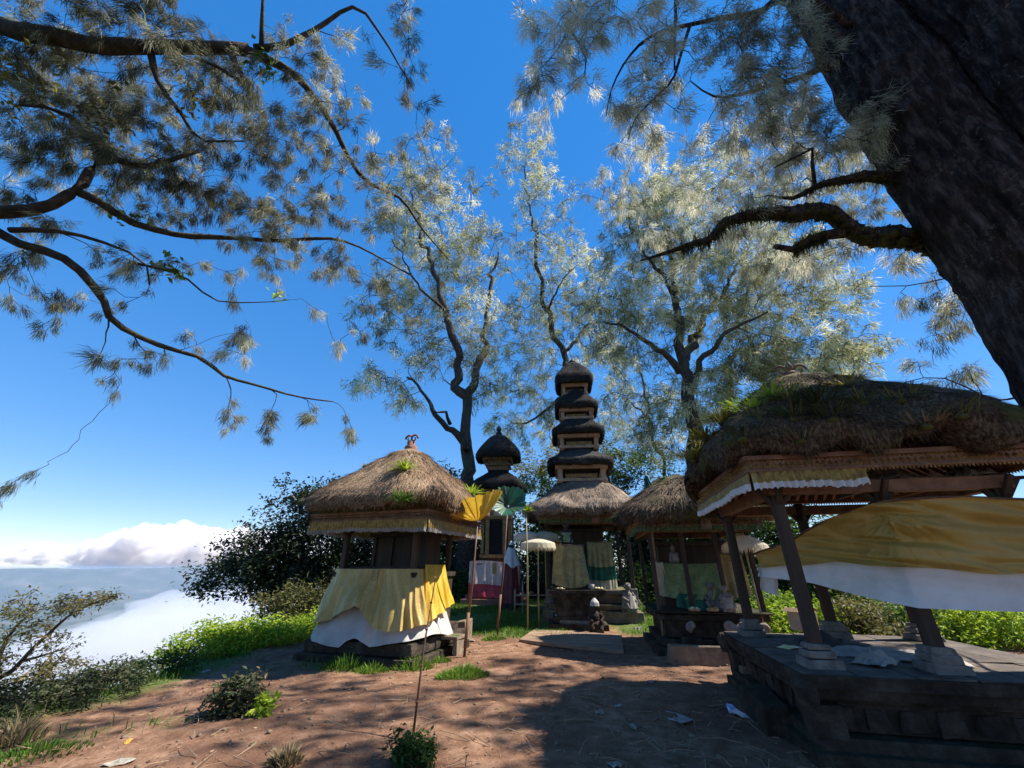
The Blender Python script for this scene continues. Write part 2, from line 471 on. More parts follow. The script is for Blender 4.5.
def ground_material():
    m, n, b = new_mat('dirt_ground')
    big = noise_tex(n, 0.55, 6, 0.65)
    mid = noise_tex(n, 4.0, 8, 0.72)
    fine = noise_tex(n, 45, 6, 0.7)
    c = ramp(n, mid, [(0.09, 0.045, 0.027), (0.185, 0.1, 0.06), (0.285, 0.168, 0.108), (0.4, 0.26, 0.178)], [0.28, 0.45, 0.58, 0.75])
    c = mixc(n, maprange(n, big, 0.42, 0.62, 0.0, 0.8), c, (0.12, 0.062, 0.04))
    c = mixc(n, maprange(n, fine, 0.6, 0.75, 0.0, 0.6), c, (0.33, 0.25, 0.19))
    a = n.nodes.new("ShaderNodeAttribute"); a.attribute_name = "tone"
    gr = ramp(n, noise_tex(n, 9, 5, 0.7), [(0.05, 0.06, 0.022), (0.075, 0.11, 0.025), (0.14, 0.16, 0.045)], [0.3, 0.5, 0.7])
    gf = n.nodes.new("ShaderNodeMath"); gf.operation = 'MULTIPLY_ADD'; gf.use_clamp = True
    n.links.new(a.outputs['Fac'], gf.inputs[0]); gf.inputs[1].default_value = 1.6
    n.links.new(maprange(n, noise_tex(n, 2.6, 6, 0.7), 0.3, 0.7, -0.75, 0.2), gf.inputs[2])
    c = mixc(n, gf.outputs[0], c, gr)
    # the far plain: green-grey fields far below the rim
    g = n.nodes.new("ShaderNodeNewGeometry")
    sp = n.nodes.new("ShaderNodeSeparateXYZ"); n.links.new(g.outputs['Position'], sp.inputs[0])
    low = maprange(n, sp.outputs[2], -4.0, -40.0)
    fld = ramp(n, noise_tex(n, 0.0016, 6, 0.7), [(0.03, 0.05, 0.03), (0.06, 0.08, 0.045), (0.13, 0.13, 0.1)], [0.35, 0.5, 0.65])
    c = mixc(n, low, c, fld)
    n.links.new(c, b.inputs['Base Color'])
    b.inputs['Roughness'].default_value = 0.95
    b.inputs['Specular IOR Level'].default_value = 0.15
    k = bump(n, b, fine, 0.5, 0.012)
    k = bump(n, b, mid, 0.6, 0.05, k)
    v = n.nodes.new("ShaderNodeTexVoronoi"); v.inputs['Scale'].default_value = 22
    tc = n.nodes.new("ShaderNodeTexCoord"); n.links.new(tc.outputs['Object'], v.inputs['Vector'])
    bump(n, b, maprange(n, v.outputs['Distance'], 0.0, 0.5, 1, 0), 0.25, 0.02, k)
    return m

# ------------------------------------------------------------------ setting
def grass_amount(x, y):
    lawn = sstep(11.2, 12.6, y + 0.5 * np.sin(x * 1.7)) * sstep(-9, -6, x) * (1 - sstep(1.0, 1.8, x) * (1 - sstep(2.5, 3.2, x)))
    rim = sstep(1.3, 0.2, x - rim_x(y))
    streak = 0.28 * np.exp(-((y - 5.6 - 0.25 * (x + 5)) / 0.45) ** 2) * sstep(-2.6, -4.4, x)
    skirt = 0.8 * np.exp(-((x + 2.9) / 1.3) ** 2 - ((y - 8.55) / 0.35) ** 2)
    return np.clip(np.maximum.reduce([lawn, rim, streak, skirt, sstep(16, 22, np.hypot(x, y))]), 0, 1)

n_ = 520
sx_ = np.linspace(-1, 1, n_)
gx = 3.2 * np.sinh(9.53 * sx_)
gy = 7.0 + 3.2 * np.sinh(9.53 * sx_)
XX, YY = np.meshgrid(gx, gy, indexing='xy')
ZZ = ground_z(XX, YY)
mb = MB().grid(np.stack([XX, YY, ZZ], -1), grass_amount(XX, YY))
ground = mb.build('ground', ground_material(), smooth=True)
structure(ground)

# air: one closed box of pale haze round the whole scene
def volmat(name, col, dens, aniso=0.0):
    m = bpy.data.materials.new(name); m.use_nodes = True
    n = m.node_tree
    n.nodes.remove(n.nodes["Principled BSDF"])
    v = n.nodes.new("ShaderNodeVolumePrincipled")
    v.inputs['Color'].default_value = (*col, 1)
    v.inputs['Density'].default_value = dens
    v.inputs['Anisotropy'].default_value = aniso
    n.links.new(v.outputs[0], n.nodes["Material Output"].inputs['Volume'])
    return m
gr_ = float(gx[-1]) + 60
zlo = float(ZZ.min()) - 1.0
hz = MB().box((0, 7, (zlo + 40) / 2), (2 * gr_, 2 * gr_, 40 - zlo)).build('haze', volmat('haze_air', (0.58, 0.72, 1.0), 4.0e-5, 0.2))
tag(hz, 'thin blue haze over the valley below the rim', 'haze', kind='stuff')

def cloud_lumps(name, lumps, voxel, dens, label, aniso=0.3, seed=0, solid=None, noise_scale=0):
    mb = MB()
    for i, (c, r) in enumerate(lumps):
        mb.blob(c, r, 20, 0.12 if solid else 0.28, seed + i)
    o = mb.build(name, solid or volmat(name + '_vapour', (0.99, 0.97, 0.97), dens, aniso), remesh=voxel, smooth=True)
    if noise_scale:
        m_ = o.data.materials[0]; n = m_.node_tree; v = [k for k in n.nodes if k.type == 'PRINCIPLED_VOLUME'][0]
        n.links.new(maprange(n, noise_tex(n, noise_scale, 4, 0.6), 0.36, 0.56, 0.0, dens), v.inputs['Density'])
    tx = bpy.data.textures.new(name + '_lumps', 'CLOUDS'); tx.noise_scale = voxel * (6 if solid else 11); tx.noise_depth = 4
    if solid:
        m = o.modifiers.new('soften', 'SMOOTH'); m.factor = 0.5; m.iterations = 3
    d = o.modifiers.new('lumps', 'DISPLACE'); d.texture = tx; d.strength = voxel * (2.0 if solid else 5.5); d.mid_level = 0.45; d.texture_coords = 'LOCAL'
    tag(o, label, 'cloud', kind='stuff')
    return o

# cumulus bank beyond the far ridge
YC = 27000.0
crng = np.random.default_rng(3)
def cloud_surface():
    m, n, b = new_mat('cumulus_white')
    b.inputs['Base Color'].default_value = (0.93, 0.9, 0.92, 1)
    b.inputs['Roughness'].default_value = 1.0
    b.inputs['Specular IOR Level'].default_value = 0.0
    b.inputs['Subsurface Weight'].default_value = 0.0
    t = n.nodes.new("ShaderNodeBsdfTranslucent"); t.inputs[0].default_value = (0.95, 0.92, 0.95, 1)
    mx = n.nodes.new("ShaderNodeMixShader"); mx.inputs[0].default_value = 0.4
    n.links.new(b.outputs[0], mx.inputs[1]); n.links.new(t.outputs[0], mx.inputs[2])
    n.links.new(mx.outputs[0], n.nodes["Material Output"].inputs[0])
    bump(n, b, noise_tex(n, 0.002, 5, 0.6), 0.12, 200)
    return m
lumps = []
for px in range(-60, 330, 7):
    top = np.interp(px, [-60, 0, 45, 80, 110, 135, 160, 185, 215, 240, 330], [548, 545, 541, 546, 538, 529, 527, 526, 531, 531, 545])
    base = np.interp(px, [-60, 90, 330], [556, 566, 572])
    py = base
    while py > top:
        rpx = crng.uniform(3.5, 9.0) * np.interp(px, [-60, 70, 110, 330], [0.7, 0.7, 1.15, 1.2])
        yy = YC + crng.uniform(-1500, 1500)
        c = W(px + crng.uniform(-5, 5), max(py, top + rpx * 0.9), yy)
        rr = rpx / F * yy * 1.05
        fl = np.interp(px, [60, 110], [0.45, 0.95])
        lumps.append((c, (rr * (2.0 - fl), rr * 1.1, rr * fl)))
        for _ in range(3):
            a_ = crng.uniform(0, 6.283); k_ = crng.uniform(0.3, 0.5)
            lumps.append((c + np.array([math.cos(a_) * rr * 0.9, -rr * crng.uniform(0, 0.8), abs(math.sin(a_)) * rr * 0.85 * fl]), (rr * k_, rr * k_, rr * k_ * fl)))
        py -= rpx * 0.9
cloud_lumps('cloud_bank', lumps, 60, 0.0032, 'white cumulus cloud bank piled up beyond the far ridge', aniso=0.0, seed=40, noise_scale=0.0014)


# low mist lying in the valley
lumps = []
for px, py, Y, r in [(60, 668, 3300, 260), (95, 655, 3600, 300), (130, 640, 4000, 330), (165, 628, 4500, 360), (200, 618, 5000, 380), (235, 612, 5600, 400),
                     (270, 608, 6000, 420), (110, 672, 3200, 260), (150, 660, 3500, 300), (190, 650, 3900, 330), (230, 640, 4300, 350), (280, 632, 4800, 380),
                     (20, 690, 2900, 220), (175, 608, 6200, 300), (330, 620, 5400, 400), (215, 603, 6800, 320), (60, 690, 2900, 240), (120, 690, 2900, 260)]:
    c = W(px, py, Y)
    lumps.append((c, (r * 1.7, r * 1.5, r * 0.55)))
cloud_lumps('valley_mist', lumps, 60, 0.0035, 'white mist lying low in the valley beneath the rim', seed=90, noise_scale=0.0016)

# ------------------------------------------------------------------ building pieces
def thatch_roof(parent, hx, hy, z0, H, thick, mat, seed=0, nstr=2500, p=5.0, curve=0.85, top_r=0.04, slen=0.22, ragged=0.05, seg=96, bell=0.0, name='thatch', sw=1.0, neck=None):
    mb = MB()
    a = np.linspace(0, 2 * math.pi, seg, endpoint=False)
    def rad(pp): return (np.abs(np.cos(a)) ** pp + np.abs(np.sin(a)) ** pp) ** (-1.0 / pp)
    rings = []
    def ring(k, z, pp=p):
        r = rad(pp)
        rings.append(np.stack([hx * k * r * np.cos(a), hy * k * r * np.sin(a), np.full(seg, z)], -1))
    ring(0.02, z0 + thick * 0.9); ring(0.55, z0 + thick * 0.75); ring(0.86, z0 + 0.10 * thick); ring(0.96, z0); 
    for q in (0.05, 0.3, 0.6, 0.85): ring(1.0 + 0.03 * math.sin(q * 3.1), z0 + thick * q)
    nt_ = 26
    def prof(t):
        if neck: return 1 - (1 - neck) * t ** curve
        k = (1 - t) ** curve
        k = k - bell * math.sin(t * math.pi) * 0.25
        return max(k, top_r / max(hx, hy))
    ts = np.linspace(0, 1, nt_) ** 1.15
    for t in ts:
        pp = p + (2.3 - p) * t ** 0.8
        k = prof(t)
        ring(k * (0.985 if t == 0 else 1.0), z0 + thick * (1 - 0.08 * 0) + (H - thick) * t, pp)
    P = np.array(rings)
    nz = fbm(P * 1.3 + seed, seed, 4)
    rr = np.linalg.norm(P[..., :2], axis=-1, keepdims=True) + 1e-6
    P[..., :2] += P[..., :2] / rr * (nz[..., None] * ragged) * np.minimum(1, rr / 0.3)
    P[..., 2] += ragged * 0.7 * fbm(P * 2.1 + 7 + seed, seed + 5, 3) * np.minimum(1, rr[..., 0] / 0.4)
    P[2:6, :, 2] += ragged * 0.9 * vn(np.stack([a * 9, a * 0, a * 0 + seed], -1), 3)[None]
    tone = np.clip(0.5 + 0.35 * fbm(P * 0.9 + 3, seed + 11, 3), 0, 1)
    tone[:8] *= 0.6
    mb.grid(P, tone, wrap=True)
    # straw lying on the slope and hanging at the eave
    r2 = np.random.default_rng(seed + 100)
    i0 = r2.integers(8, len(P) - 3, nstr); j0 = r2.integers(0, seg, nstr)
    f = r2.random(nstr)[:, None]
    A = P[i0, j0]; B = P[i0 - 1, j0]; C = P[i0, (j0 + 1) % seg]
    pt = A + (C - A) * r2.random(nstr)[:, None] + (B - A) * f
    dn = B - A; dn /= np.linalg.norm(dn, axis=1, keepdims=True) + 1e-9
    sd_ = C - A; sd_ /= np.linalg.norm(sd_, axis=1, keepdims=True) + 1e-9
    nm = np.cross(sd_, -dn)
    nm *= np.sign((nm * pt).sum(1) + nm[:, 2] * 2)[:, None]
    L = slen * r2.uniform(0.5, 1.6, nstr)[:, None]
    dr = dn + sd_ * r2.normal(0, 0.28, (nstr, 1)) + nm * r2.uniform(0.02, 0.22, (nstr, 1))
    wd = r2.uniform(0.006, 0.013, (nstr, 1)) * sw
    v0 = pt - sd_ * wd + nm * 0.002; v1 = pt + sd_ * wd + nm * 0.002; v2 = pt + dr * L
    V = np.stack([v0, v1, v2], 1).reshape(-1, 3)
    tn = np.repeat(np.clip(0.5 + 0.4 * fbm(pt * 0.9 + 3, seed + 11, 3) + r2.normal(0, 0.16, nstr), 0, 1), 3)
    mb.add(V, tris=np.arange(3 * nstr).reshape(-1, 3), tone=tn)
    ne = nstr // 2
    j0 = r2.integers(0, seg, ne); i0 = r2.integers(2, 7, ne)
    pt = P[i0, j0] + (P[i0, (j0 + 1) % seg] - P[i0, j0]) * r2.random((ne, 1))
    out = pt * np.array([1, 1, 0]); out /= np.linalg.norm(out, axis=1, keepdims=True)
    sd_ = np.cross(out, [0, 0, 1])
    dr = np.array([0, 0, -1.0]) + out * r2.uniform(-0.05, 0.25, (ne, 1)) + sd_ * r2.normal(0, 0.25, (ne, 1))
    L = slen * (0.12 + 0.6 * r2.random(ne) ** 2.5)[:, None]
    wd = r2.uniform(0.005, 0.011, (ne, 1)) * sw
    V = np.stack([pt - sd_ * wd, pt + sd_ * wd, pt + dr * L], 1).reshape(-1, 3)
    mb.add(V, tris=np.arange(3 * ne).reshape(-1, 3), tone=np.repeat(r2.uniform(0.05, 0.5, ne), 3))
    return mb.build(name, mat, parent, smooth=True)

def ring_boxes(mb, hx, hy, z, h, t):
    mb.box((0, -hy + t / 2, z), (2 * hx, t, h)); mb.box((0, hy - t / 2, z), (2 * hx, t, h))
    mb.box((-hx + t / 2, 0, z), (t, 2 * hy - 2 * t - 0.004, h)); mb.box((hx - t / 2, 0, z), (t, 2 * hy - 2 * t - 0.004, h))
    return mb

SIDES = [((-1, -1), (1, -1), (0, -1)), ((1, -1), (1, 1), (1, 0)), ((1, 1), (-1, 1), (0, 1)), ((-1, 1), (-1, -1), (-1, 0))]

def frieze(parent, hx, hy, ztop, h, mat_board, mat_carve, petal=0.06):
    """a carved board round the eave: moulded board, then rows of small leaf petals standing proud"""
    mb = MB()
    ring_boxes(mb, hx, hy, ztop - h * 0.14, h * 0.28, 0.05)
    ring_boxes(mb, hx - 0.035, hy - 0.035, ztop - h * 0.64, h * 0.72, 0.035)
    ring_boxes(mb, hx - 0.008, hy - 0.008, ztop - h + 0.012, 0.024, 0.03)
    mb.build('frieze_board', mat_board, parent, bevel=0.004)
    cv = MB()
    for a, b, nrm in SIDES:
        A = np.array([a[0] * (hx - 0.035), a[1] * (hy - 0.035), 0]); B = np.array([b[0] * (hx - 0.035), b[1] * (hy - 0.035), 0])
        N = np.array([nrm[0], nrm[1], 0.0])
        Ln = np.linalg.norm(B - A); T = (B - A) / Ln
        for row, (zz, sz, dn) in enumerate(((ztop - h * 0.3, petal * 0.8, 1), (ztop - h * 0.62, petal * 1.15, -1))):
            k = int(Ln / sz)
            for i in range(k):
                c = A + T * (i + 0.5) * Ln / k + np.array([0, 0, zz])
                w_ = sz * 0.44; hh = h * (0.13 if row == 0 else 0.2) * rng.uniform(0.8, 1.15)
                tip = c + N * 0.034 * rng.uniform(0.8, 1.3)
                v = [c - T * w_, c + np.array([0, 0, hh]), c + T * w_, c - np.array([0, 0, hh]), tip]
                cv.add(v, tris=[(1, 0, 4), (2, 1, 4), (3, 2, 4), (0, 3, 4)])
        # hanging teeth under the board
        k = int(Ln / (petal * 0.7))
        for i in range(k):
            c = A + T * (i + 0.5) * Ln / k + N * 0.012 + np.array([0, 0, ztop - h])
            w_ = petal * 0.28
            v = [c - T * w_, c + T * w_, c - np.array([0, 0, petal * 0.6]), c - N * 0.016 - T * w_, c - N * 0.016 + T * w_]
            cv.add(v, tris=[(1, 0, 2), (3, 4, 2), (0, 3, 2), (4, 1, 2)])
    cv.build('carved_petals', mat_carve, parent)

def valance(parent, hx, hy, ztop, hg, hw, mg, mw, sides=(0, 1, 2, 3), span={}, name='valance', sag=0.02, seed=0, pleat=0.07):
    """gathered gold strip with a scalloped white hem below it, side by side round the eave"""
    g = MB(); wt = MB()
    for s in sides:
        a, b, nrm = SIDES[s]
        A = np.array([a[0] * hx, a[1] * hy, 0.0]); B = np.array([b[0] * hx, b[1] * hy, 0.0])
        s0, s1 = span.get(s, (0, 1))
        A, B = A + (B - A) * s0, A + (B - A) * s1
        N = np.array([nrm[0], nrm[1], 0.0])
        Ln = np.linalg.norm(B - A); nu = int(Ln / 0.012)
        u = np.linspace(0, 1, nu)
        ph = u * Ln / pleat * 2 * math.pi + 1.5 * vn(np.stack([u * 9, u * 0, u * 0 + seed + s], -1), 2)
        sg = -sag * (1 - np.abs(((u * Ln / 1.1) % 1) * 2 - 1) ** 2) + 0.015 * vn(np.stack([u * 5, u * 0, u * 0 + s], -1), 8)
        P = []
        for v in np.linspace(0, 1, 7):
            off = 0.02 + 0.028 * np.sin(ph) * (0.4 + 0.6 * v) + 0.02 * v
            P.append(A + (B - A) * u[:, None] + N * off[:, None] + np.array([0, 0, 1.0]) * (ztop - hg * v + sg * (0.5 + v))[:, None])
        g.grid(P, 0.5)
        P2 = []
        base = P[-1]
        for v in np.linspace(0, 1, 5):
            sc = 0.25 * np.abs(np.sin(u * Ln / 0.06 * math.pi)) if v == 1 else 0
            off = 0.006 * np.sin(ph * 0.4) + 0.004
            P2.append(base + N * (off)[:, None] * (0.3 + v) + np.array([0, 0, 1.0]) * (0.01 - hw * v + hw * sc)[:, None] if not np.isscalar(sc) else base + N * off[:, None] * (0.3 + v) + np.array([0, 0, 0.01 - hw * v]))
        wt.grid(P2, 0.5)
    o = g.build(name, mg, parent, smooth=True)
    wt.build('white_hem', mw, o, smooth=True)
    return o

def post(parent, x, y, z0, z1, wd, mat, plinth=None, pm=None, brace=True):
    mb = MB().box((x, y, (z0 + z1) / 2), (wd, wd, z1 - z0), top=0.96)
    if brace:
        for rz in (0, 1, 2, 3):
            dx, dy = [(1, 0), (0, 1), (-1, 0), (0, -1)][rz]
            mb.box((x + dx * wd * 1.1, y + dy * wd * 1.1, z1 - 0.16), (wd * (2.2 if dx else 0.5), wd * (2.2 if dy else 0.5), 0.05), ry=-0.9 * dx, rx=0.9 * dy)
    o = mb.build('post', mat, parent, bevel=0.012)
    if plinth:
        q = MB(); z = z0
        for k, (s, h) in enumerate(plinth):
            q.box((x, y, z + h / 2 + 0.0), (s, s, h - 0.004), top=0.93, jit=0.006); z += h
        q.build('post_plinth', pm, o, bevel=0.012)
    return o

def plinth_stack(mb, levels, jit=0.006):
    """stacked stone courses: (half x, half y, z0, z1)"""
    for hx, hy, z0, z1 in levels:
        mb.box((0, 0, (z0 + z1) / 2), (2 * hx, 2 * hy, z1 - z0 - 0.003), jit=jit)
    return mb

def swirl(mb, c, r, th, turns=1.4, plane='xz', flip=1):
    a = np.linspace(0, turns * 2 * math.pi, 24)
    k = np.linspace(1, 0.25, 24)
    if plane == 'xz': pts = np.stack([c[0] + flip * r * k * np.cos(a), np.full(24, c[1]), c[2] + r * k * np.sin(a)], -1)
    else: pts = np.stack([np.full(24, c[0]), c[1] + flip * r * k * np.cos(a), c[2] + r * k * np.sin(a)], -1)
    mb.tube(pts, np.linspace(th, th * 0.5, 24), 6)

def cloth_sheet(P, name, mat, parent=None, label=None, wr=0.02, wscale=2.5, seed=0):
    """P: grid (v, u, 3) of a hanging sheet; adds folds along its normal"""
    P = np.array(P, float)
    du = np.gradient(P, axis=1); dv = np.gradient(P, axis=0)
    N = np.cross(du, dv); N /= np.linalg.norm(N, axis=-1, keepdims=True) + 1e-9
    P = P + N * (wr * fbm(P * wscale * np.array([1, 1, 0.5]) + seed, seed, 4))[..., None]
    return MB().grid(P, 0.5).build(name, mat, parent, smooth=True, label=label)

def draped_skirt(name, hx, hy, ztop, flare, hem, mat, parent, sides=(3, 0, 1), folds=0.05, nfold=16, seed=0, p=6.0, a0=None, a1=None, nv=18, off=0.0, pull=0.0, label=None):
    """cloth wrapped round a rectangular block: hem(u) gives the height of its lower edge"""
    a = np.linspace(R(a0), R(a1), 220)
    r = (np.abs(np.cos(a)) ** p + np.abs(np.sin(a)) ** p) ** (-1.0 / p)
    u = np.linspace(0, 1, 220)
    hm = np.array([hem(x) for x in u])
    P = []
    for v in np.linspace(0, 1, nv):
        k = off + flare * v ** 1.3 + folds * (0.15 + 0.85 * v) * (0.35 * np.sin(u * nfold * 2 * math.pi + 3.0 * vn(np.stack([u * 5, u * 0 + v * 1.6, u * 0 + seed], -1), seed) + pull * v * np.sin(u * 7)) + 1.5 * (0.5 - np.abs(vn(np.stack([u * nfold * 1.5 + pull * 1.2 * v * (0.5 - u), u * 0 + v * 0.8, u * 0 + seed * 1.7], -1), seed + 2)) * 1.6))
        P.append(np.stack([(hx + k) * r * np.cos(a), (hy + k) * r * np.sin(a), ztop + (hm - ztop) * v], -1))
    return cloth_sheet(P, name, mat, parent, label, 0.02, 3.0, seed)

def carved_panel(mb, c, wd, h, depth=0.03, n=40, axis='x', seed=0):
    r2 = np.random.default_rng(seed)
    for i in range(n):
        if i == 0: mb.box((c[0], c[1], c[2]), (wd * 1.1, 0.04, h * 1.1) if axis == 'x' else (0.04, wd * 1.1, h * 1.1))
        x = r2.uniform(-wd / 2, wd / 2); z = r2.uniform(-h / 2, h / 2)
        s = r2.uniform(0.1, 0.24) * h
        p = np.array([c[0] + x, c[1] - 0.004, c[2] + z]) if axis == 'x' else np.array([c[0], c[1] + x, c[2] + z])
        mb.blob(p, (s * 0.7, depth, s * 0.5) if axis == 'x' else (depth, s * 0.7, s * 0.5), 6, 0.2, i)

# ------------------------------------------------------------------ near pavilion on the right
PZ = 0.66
prz = R(-12)
pc = np.array([4.50, 5.78])
pav = thing('pavilion', 'open thatched pavilion on a black stone platform, largest building, hung with a gold cloth', 'pavilion', (pc[0], pc[1], 0), prz)
Rm = np.array(Matrix.Rotation(prz, 3, 'Z'))
def pl(x, y, z): return Rm.T @ (np.array([x, y, z]) - np.array([pc[0], pc[1], 0]))
def pw(x, y, z): return Rm @ np.array([x, y, z]) + np.array([pc[0], pc[1], 0])
mb = MB()
plinth_stack(mb, [(1.50, 1.50, -0.2, 0.10), (1.42, 1.42, 0.10, 0.20), (1.30, 1.30, 0.20, 0.44), (1.36, 1.36, 0.44, 0.50), (1.42, 1.42, 0.50, 0.57), (1.47, 1.47, 0.57, PZ)], 0.012)
for sgn in (-1, 1):
    for k in range(9):
        t = -1.15 + k * 0.29
        mb.box((t, sgn * 1.30, 0.32), (0.2, 0.06, 0.17), jit=0.012)
        mb.box((sgn * 1.30, t, 0.32), (0.06, 0.2, 0.17), jit=0.012)
for cx in (-1, 1):
    for cy in (-1, 1):
        mb.box((cx * 1.30, cy * 1.30, 0.32), (0.26, 0.26, 0.26), jit=0.01)
        mb.blob((cx * 1.44, cy * 1.44, 0.53), (0.11, 0.11, 0.15), 8, 0.3, 3)
mb.build('platform', MT['stone'], pav, bevel=0.018)
# paving stones on the platform
mb = MB()
for i in range(6):
    for j in range(6):
        mb.box((-1.2 + i * 0.48, -1.2 + j * 0.48, PZ + 0.008), (0.465, 0.465, 0.02), jit=0.004)
mb.build('platform_paving', M('worn_paving', [(0.036, 0.027, 0.021), (0.085, 0.066, 0.053), (0.16, 0.13, 0.108)], 3, 0.85, 18, 0.5, 0.02), pav, bevel=0.006)
st3 = [(0.34, 0.09), (0.27, 0.07), (0.22, 0.06)]
for x, y in ((-1.12, -1.08), (-0.05, -1.08), (1.1, -1.08), (-1.12, 1.1), (0.0, 1.1), (1.1, 1.1)):
    post(pav, x, y, PZ + 0.01, 2.56, 0.125, MT['wood'], st3, MT['stone_mid'])
mb = MB(); ring_boxes(mb, 1.2, 1.18, 2.46, 0.14, 0.12); mb.build('tie_beam', MT['wood_red'], pav, bevel=0.01)
frieze(pav, 1.50, 1.48, 2.80, 0.19, MT['wood_red'], MT['gilt'], 0.055)
valance(pav, 1.455, 1.435, 2.615, 0.125, 0.085, MT['gold_trim'], MT['white'], sides=(3, 0), span={0: (0, 0.40), 3: (0.03, 1)}, seed=3, pleat=0.085)
mb = MB()
for t in np.linspace(-1.3, 1.3, 15):
    for s in (-1, 1):
        mb.box((t * 0.75, s * 0.8, 3.12), (0.045, 1.55, 0.05), rx=-s * 0.62); mb.box((s * 0.8, t * 0.75, 3.12), (1.55, 0.045, 0.05), ry=s * 0.62)
mb.build('rafter', MT['wood_red'], pav, label='dark rafters under the thatch')
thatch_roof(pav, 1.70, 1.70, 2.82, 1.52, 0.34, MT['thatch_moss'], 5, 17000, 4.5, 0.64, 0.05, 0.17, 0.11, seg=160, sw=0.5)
mb = MB()
mb.lathe([(0.16, 4.24), (0.15, 4.34), (0.1, 4.37), (0.12, 4.42), (0.06, 4.47), (0.0, 4.5)], 12, wob=0.01)
for f_ in (-1, 1): swirl(mb, (f_ * 0.13, 0, 4.50), 0.10, 0.022, 1.1, 'xz', f_)
mb.tube([(0, 0, 4.46), (0.02, 0, 4.58), (-0.01, 0, 4.66)], [0.04, 0.03, 0.008], 6)
mb.build('roof_finial', MT['wood_red'], pav, smooth=True)

# the gold and white cloth strung round the near posts
path = np.array([[3.86, 6.95], [3.93, 6.2], [3.94, 5.4], [3.98, 4.86], [4.09, 4.56], [4.5, 4.42], [5.1, 4.33], [5.7, 4.22], [6.05, 4.15]])
tp = np.concatenate([[0], np.cumsum(np.linalg.norm(np.diff(path, axis=0), axis=1))]); tp /= tp[-1]
uu = np.linspace(0, 1, 320)
xy = np.stack([np.interp(uu, tp, path[:, 0]), np.interp(uu, tp, path[:, 1])], -1)
for _ in range(10): xy[1:-1] = (xy[:-2] + 2 * xy[1:-1] + xy[2:]) / 4
kn = [0, tp[3], tp[4] + 0.01, 1]
ztop = np.interp(uu, [0, 0.25, tp[4], 1], [1.80, 2.02, 2.30, 2.26]) - 0.03 * np.sin(uu * 9) ** 2
zg = np.interp(uu, [0, 0.25, tp[4], 1], [1.62, 1.66, 1.60, 1.55]) - 0.025 * np.sin(uu * 11) - 0.012 * np.sin(uu * 27 + 1)
zw = np.interp(uu, [0, 0.12, 0.25, tp[4], 1], [1.48, 1.45, 1.42, 1.23, 1.19])
ct = thing('curtain', 'long gold brocade cloth with a white lower band, strung across the front posts', 'cloth', (4.2, 4.6, 1.6))
def strip(za, zb, nv, sagk, n, seed, mat, wr, push=0.0):
    P = []
    nrm = np.stack([np.gradient(xy[:, 1]), -np.gradient(xy[:, 0])], -1); nrm /= np.linalg.norm(nrm, axis=1, keepdims=True)
    for v in np.linspace(0, 1, nv):
        bulge = sagk * math.sin(v * math.pi) + push * v
        p2 = xy + nrm * (-bulge)
        P.append(np.concatenate([p2, (za + (zb - za) * v)[:, None]], 1))
    P = np.array(P)
    w_ = fbm(np.stack([P[..., 0] * 1.6 + P[..., 2] * 2.5, P[..., 1] * 1.6, P[..., 2] * 5.0], -1) + seed, seed, 3)
    k = np.exp(-((uu - tp[4]) / 0.16) ** 2)
    S_ = (uu - tp[4])[None] * 4.5 + 0 * P[..., 2]; Z_ = P[..., 2] - 2.22
    ang = np.arctan2(Z_, np.abs(S_) + 0.05); rad_ = np.hypot(S_, Z_)
    q3 = np.stack([ang * 5, rad_ * 0.6, 0 * ang + seed], -1)
    fan = (0.5 - np.abs(vn(q3 * np.array([2.2, 1, 1]), seed)) * 1.7) * np.minimum(rad_ / 0.25, 1)
    fine_ = (0.5 - np.abs(vn(np.stack([S_ * 1.3 + Z_ * 2.5, Z_ * 9.5 + S_ * 1.0, 0 * ang + seed], -1), seed + 4)) * 1.7)
    w_ = 0.30 * w_ + 0.30 * fan * np.exp(-rad_ / 0.6) + 0.75 * fine_
    P[..., :2] += -nrm[None] * (wr * w_ * (0.6 + 0.7 * k))[..., None]
    P += np.array([0.03, 0.07, 0.0]) * (n == 'white_band')
    P -= np.array([4.2, 4.6, 1.6])
    return MB().grid(P, 0.5).build(n, mat, ct, smooth=True)
strip(ztop, zg, 40, 0.05, 'gold_band', 4, MT['gold'], 0.085)
strip(zg + 0.03, zw, 16, 0.035, 'white_band', 9, MT['white'], 0.015)
tail = [[(3.86 - 4.2 + 0.02 * math.sin(v * 5) + u * 0.25, 6.93 - 4.6 + 0.05 * math.sin(u * 6), 1.60 - 1.6 - 0.30 * v + 0.05 * u * (1 - v) - 0.10 * u * v) for u in np.linspace(0, 1, 14)] for v in np.linspace(0, 1, 12)]
MB().grid(np.array(tail), 0.5).build('white_tail', MT['white'], ct, smooth=True)
rope = MB().tube(np.concatenate([xy, ztop[:, None] + 0.004], 1)[::8] - np.array([4.2, 4.6, 1.6]), 0.012, 6)
rope.build('hanging_cord', MT['pole'], ct, smooth=True)

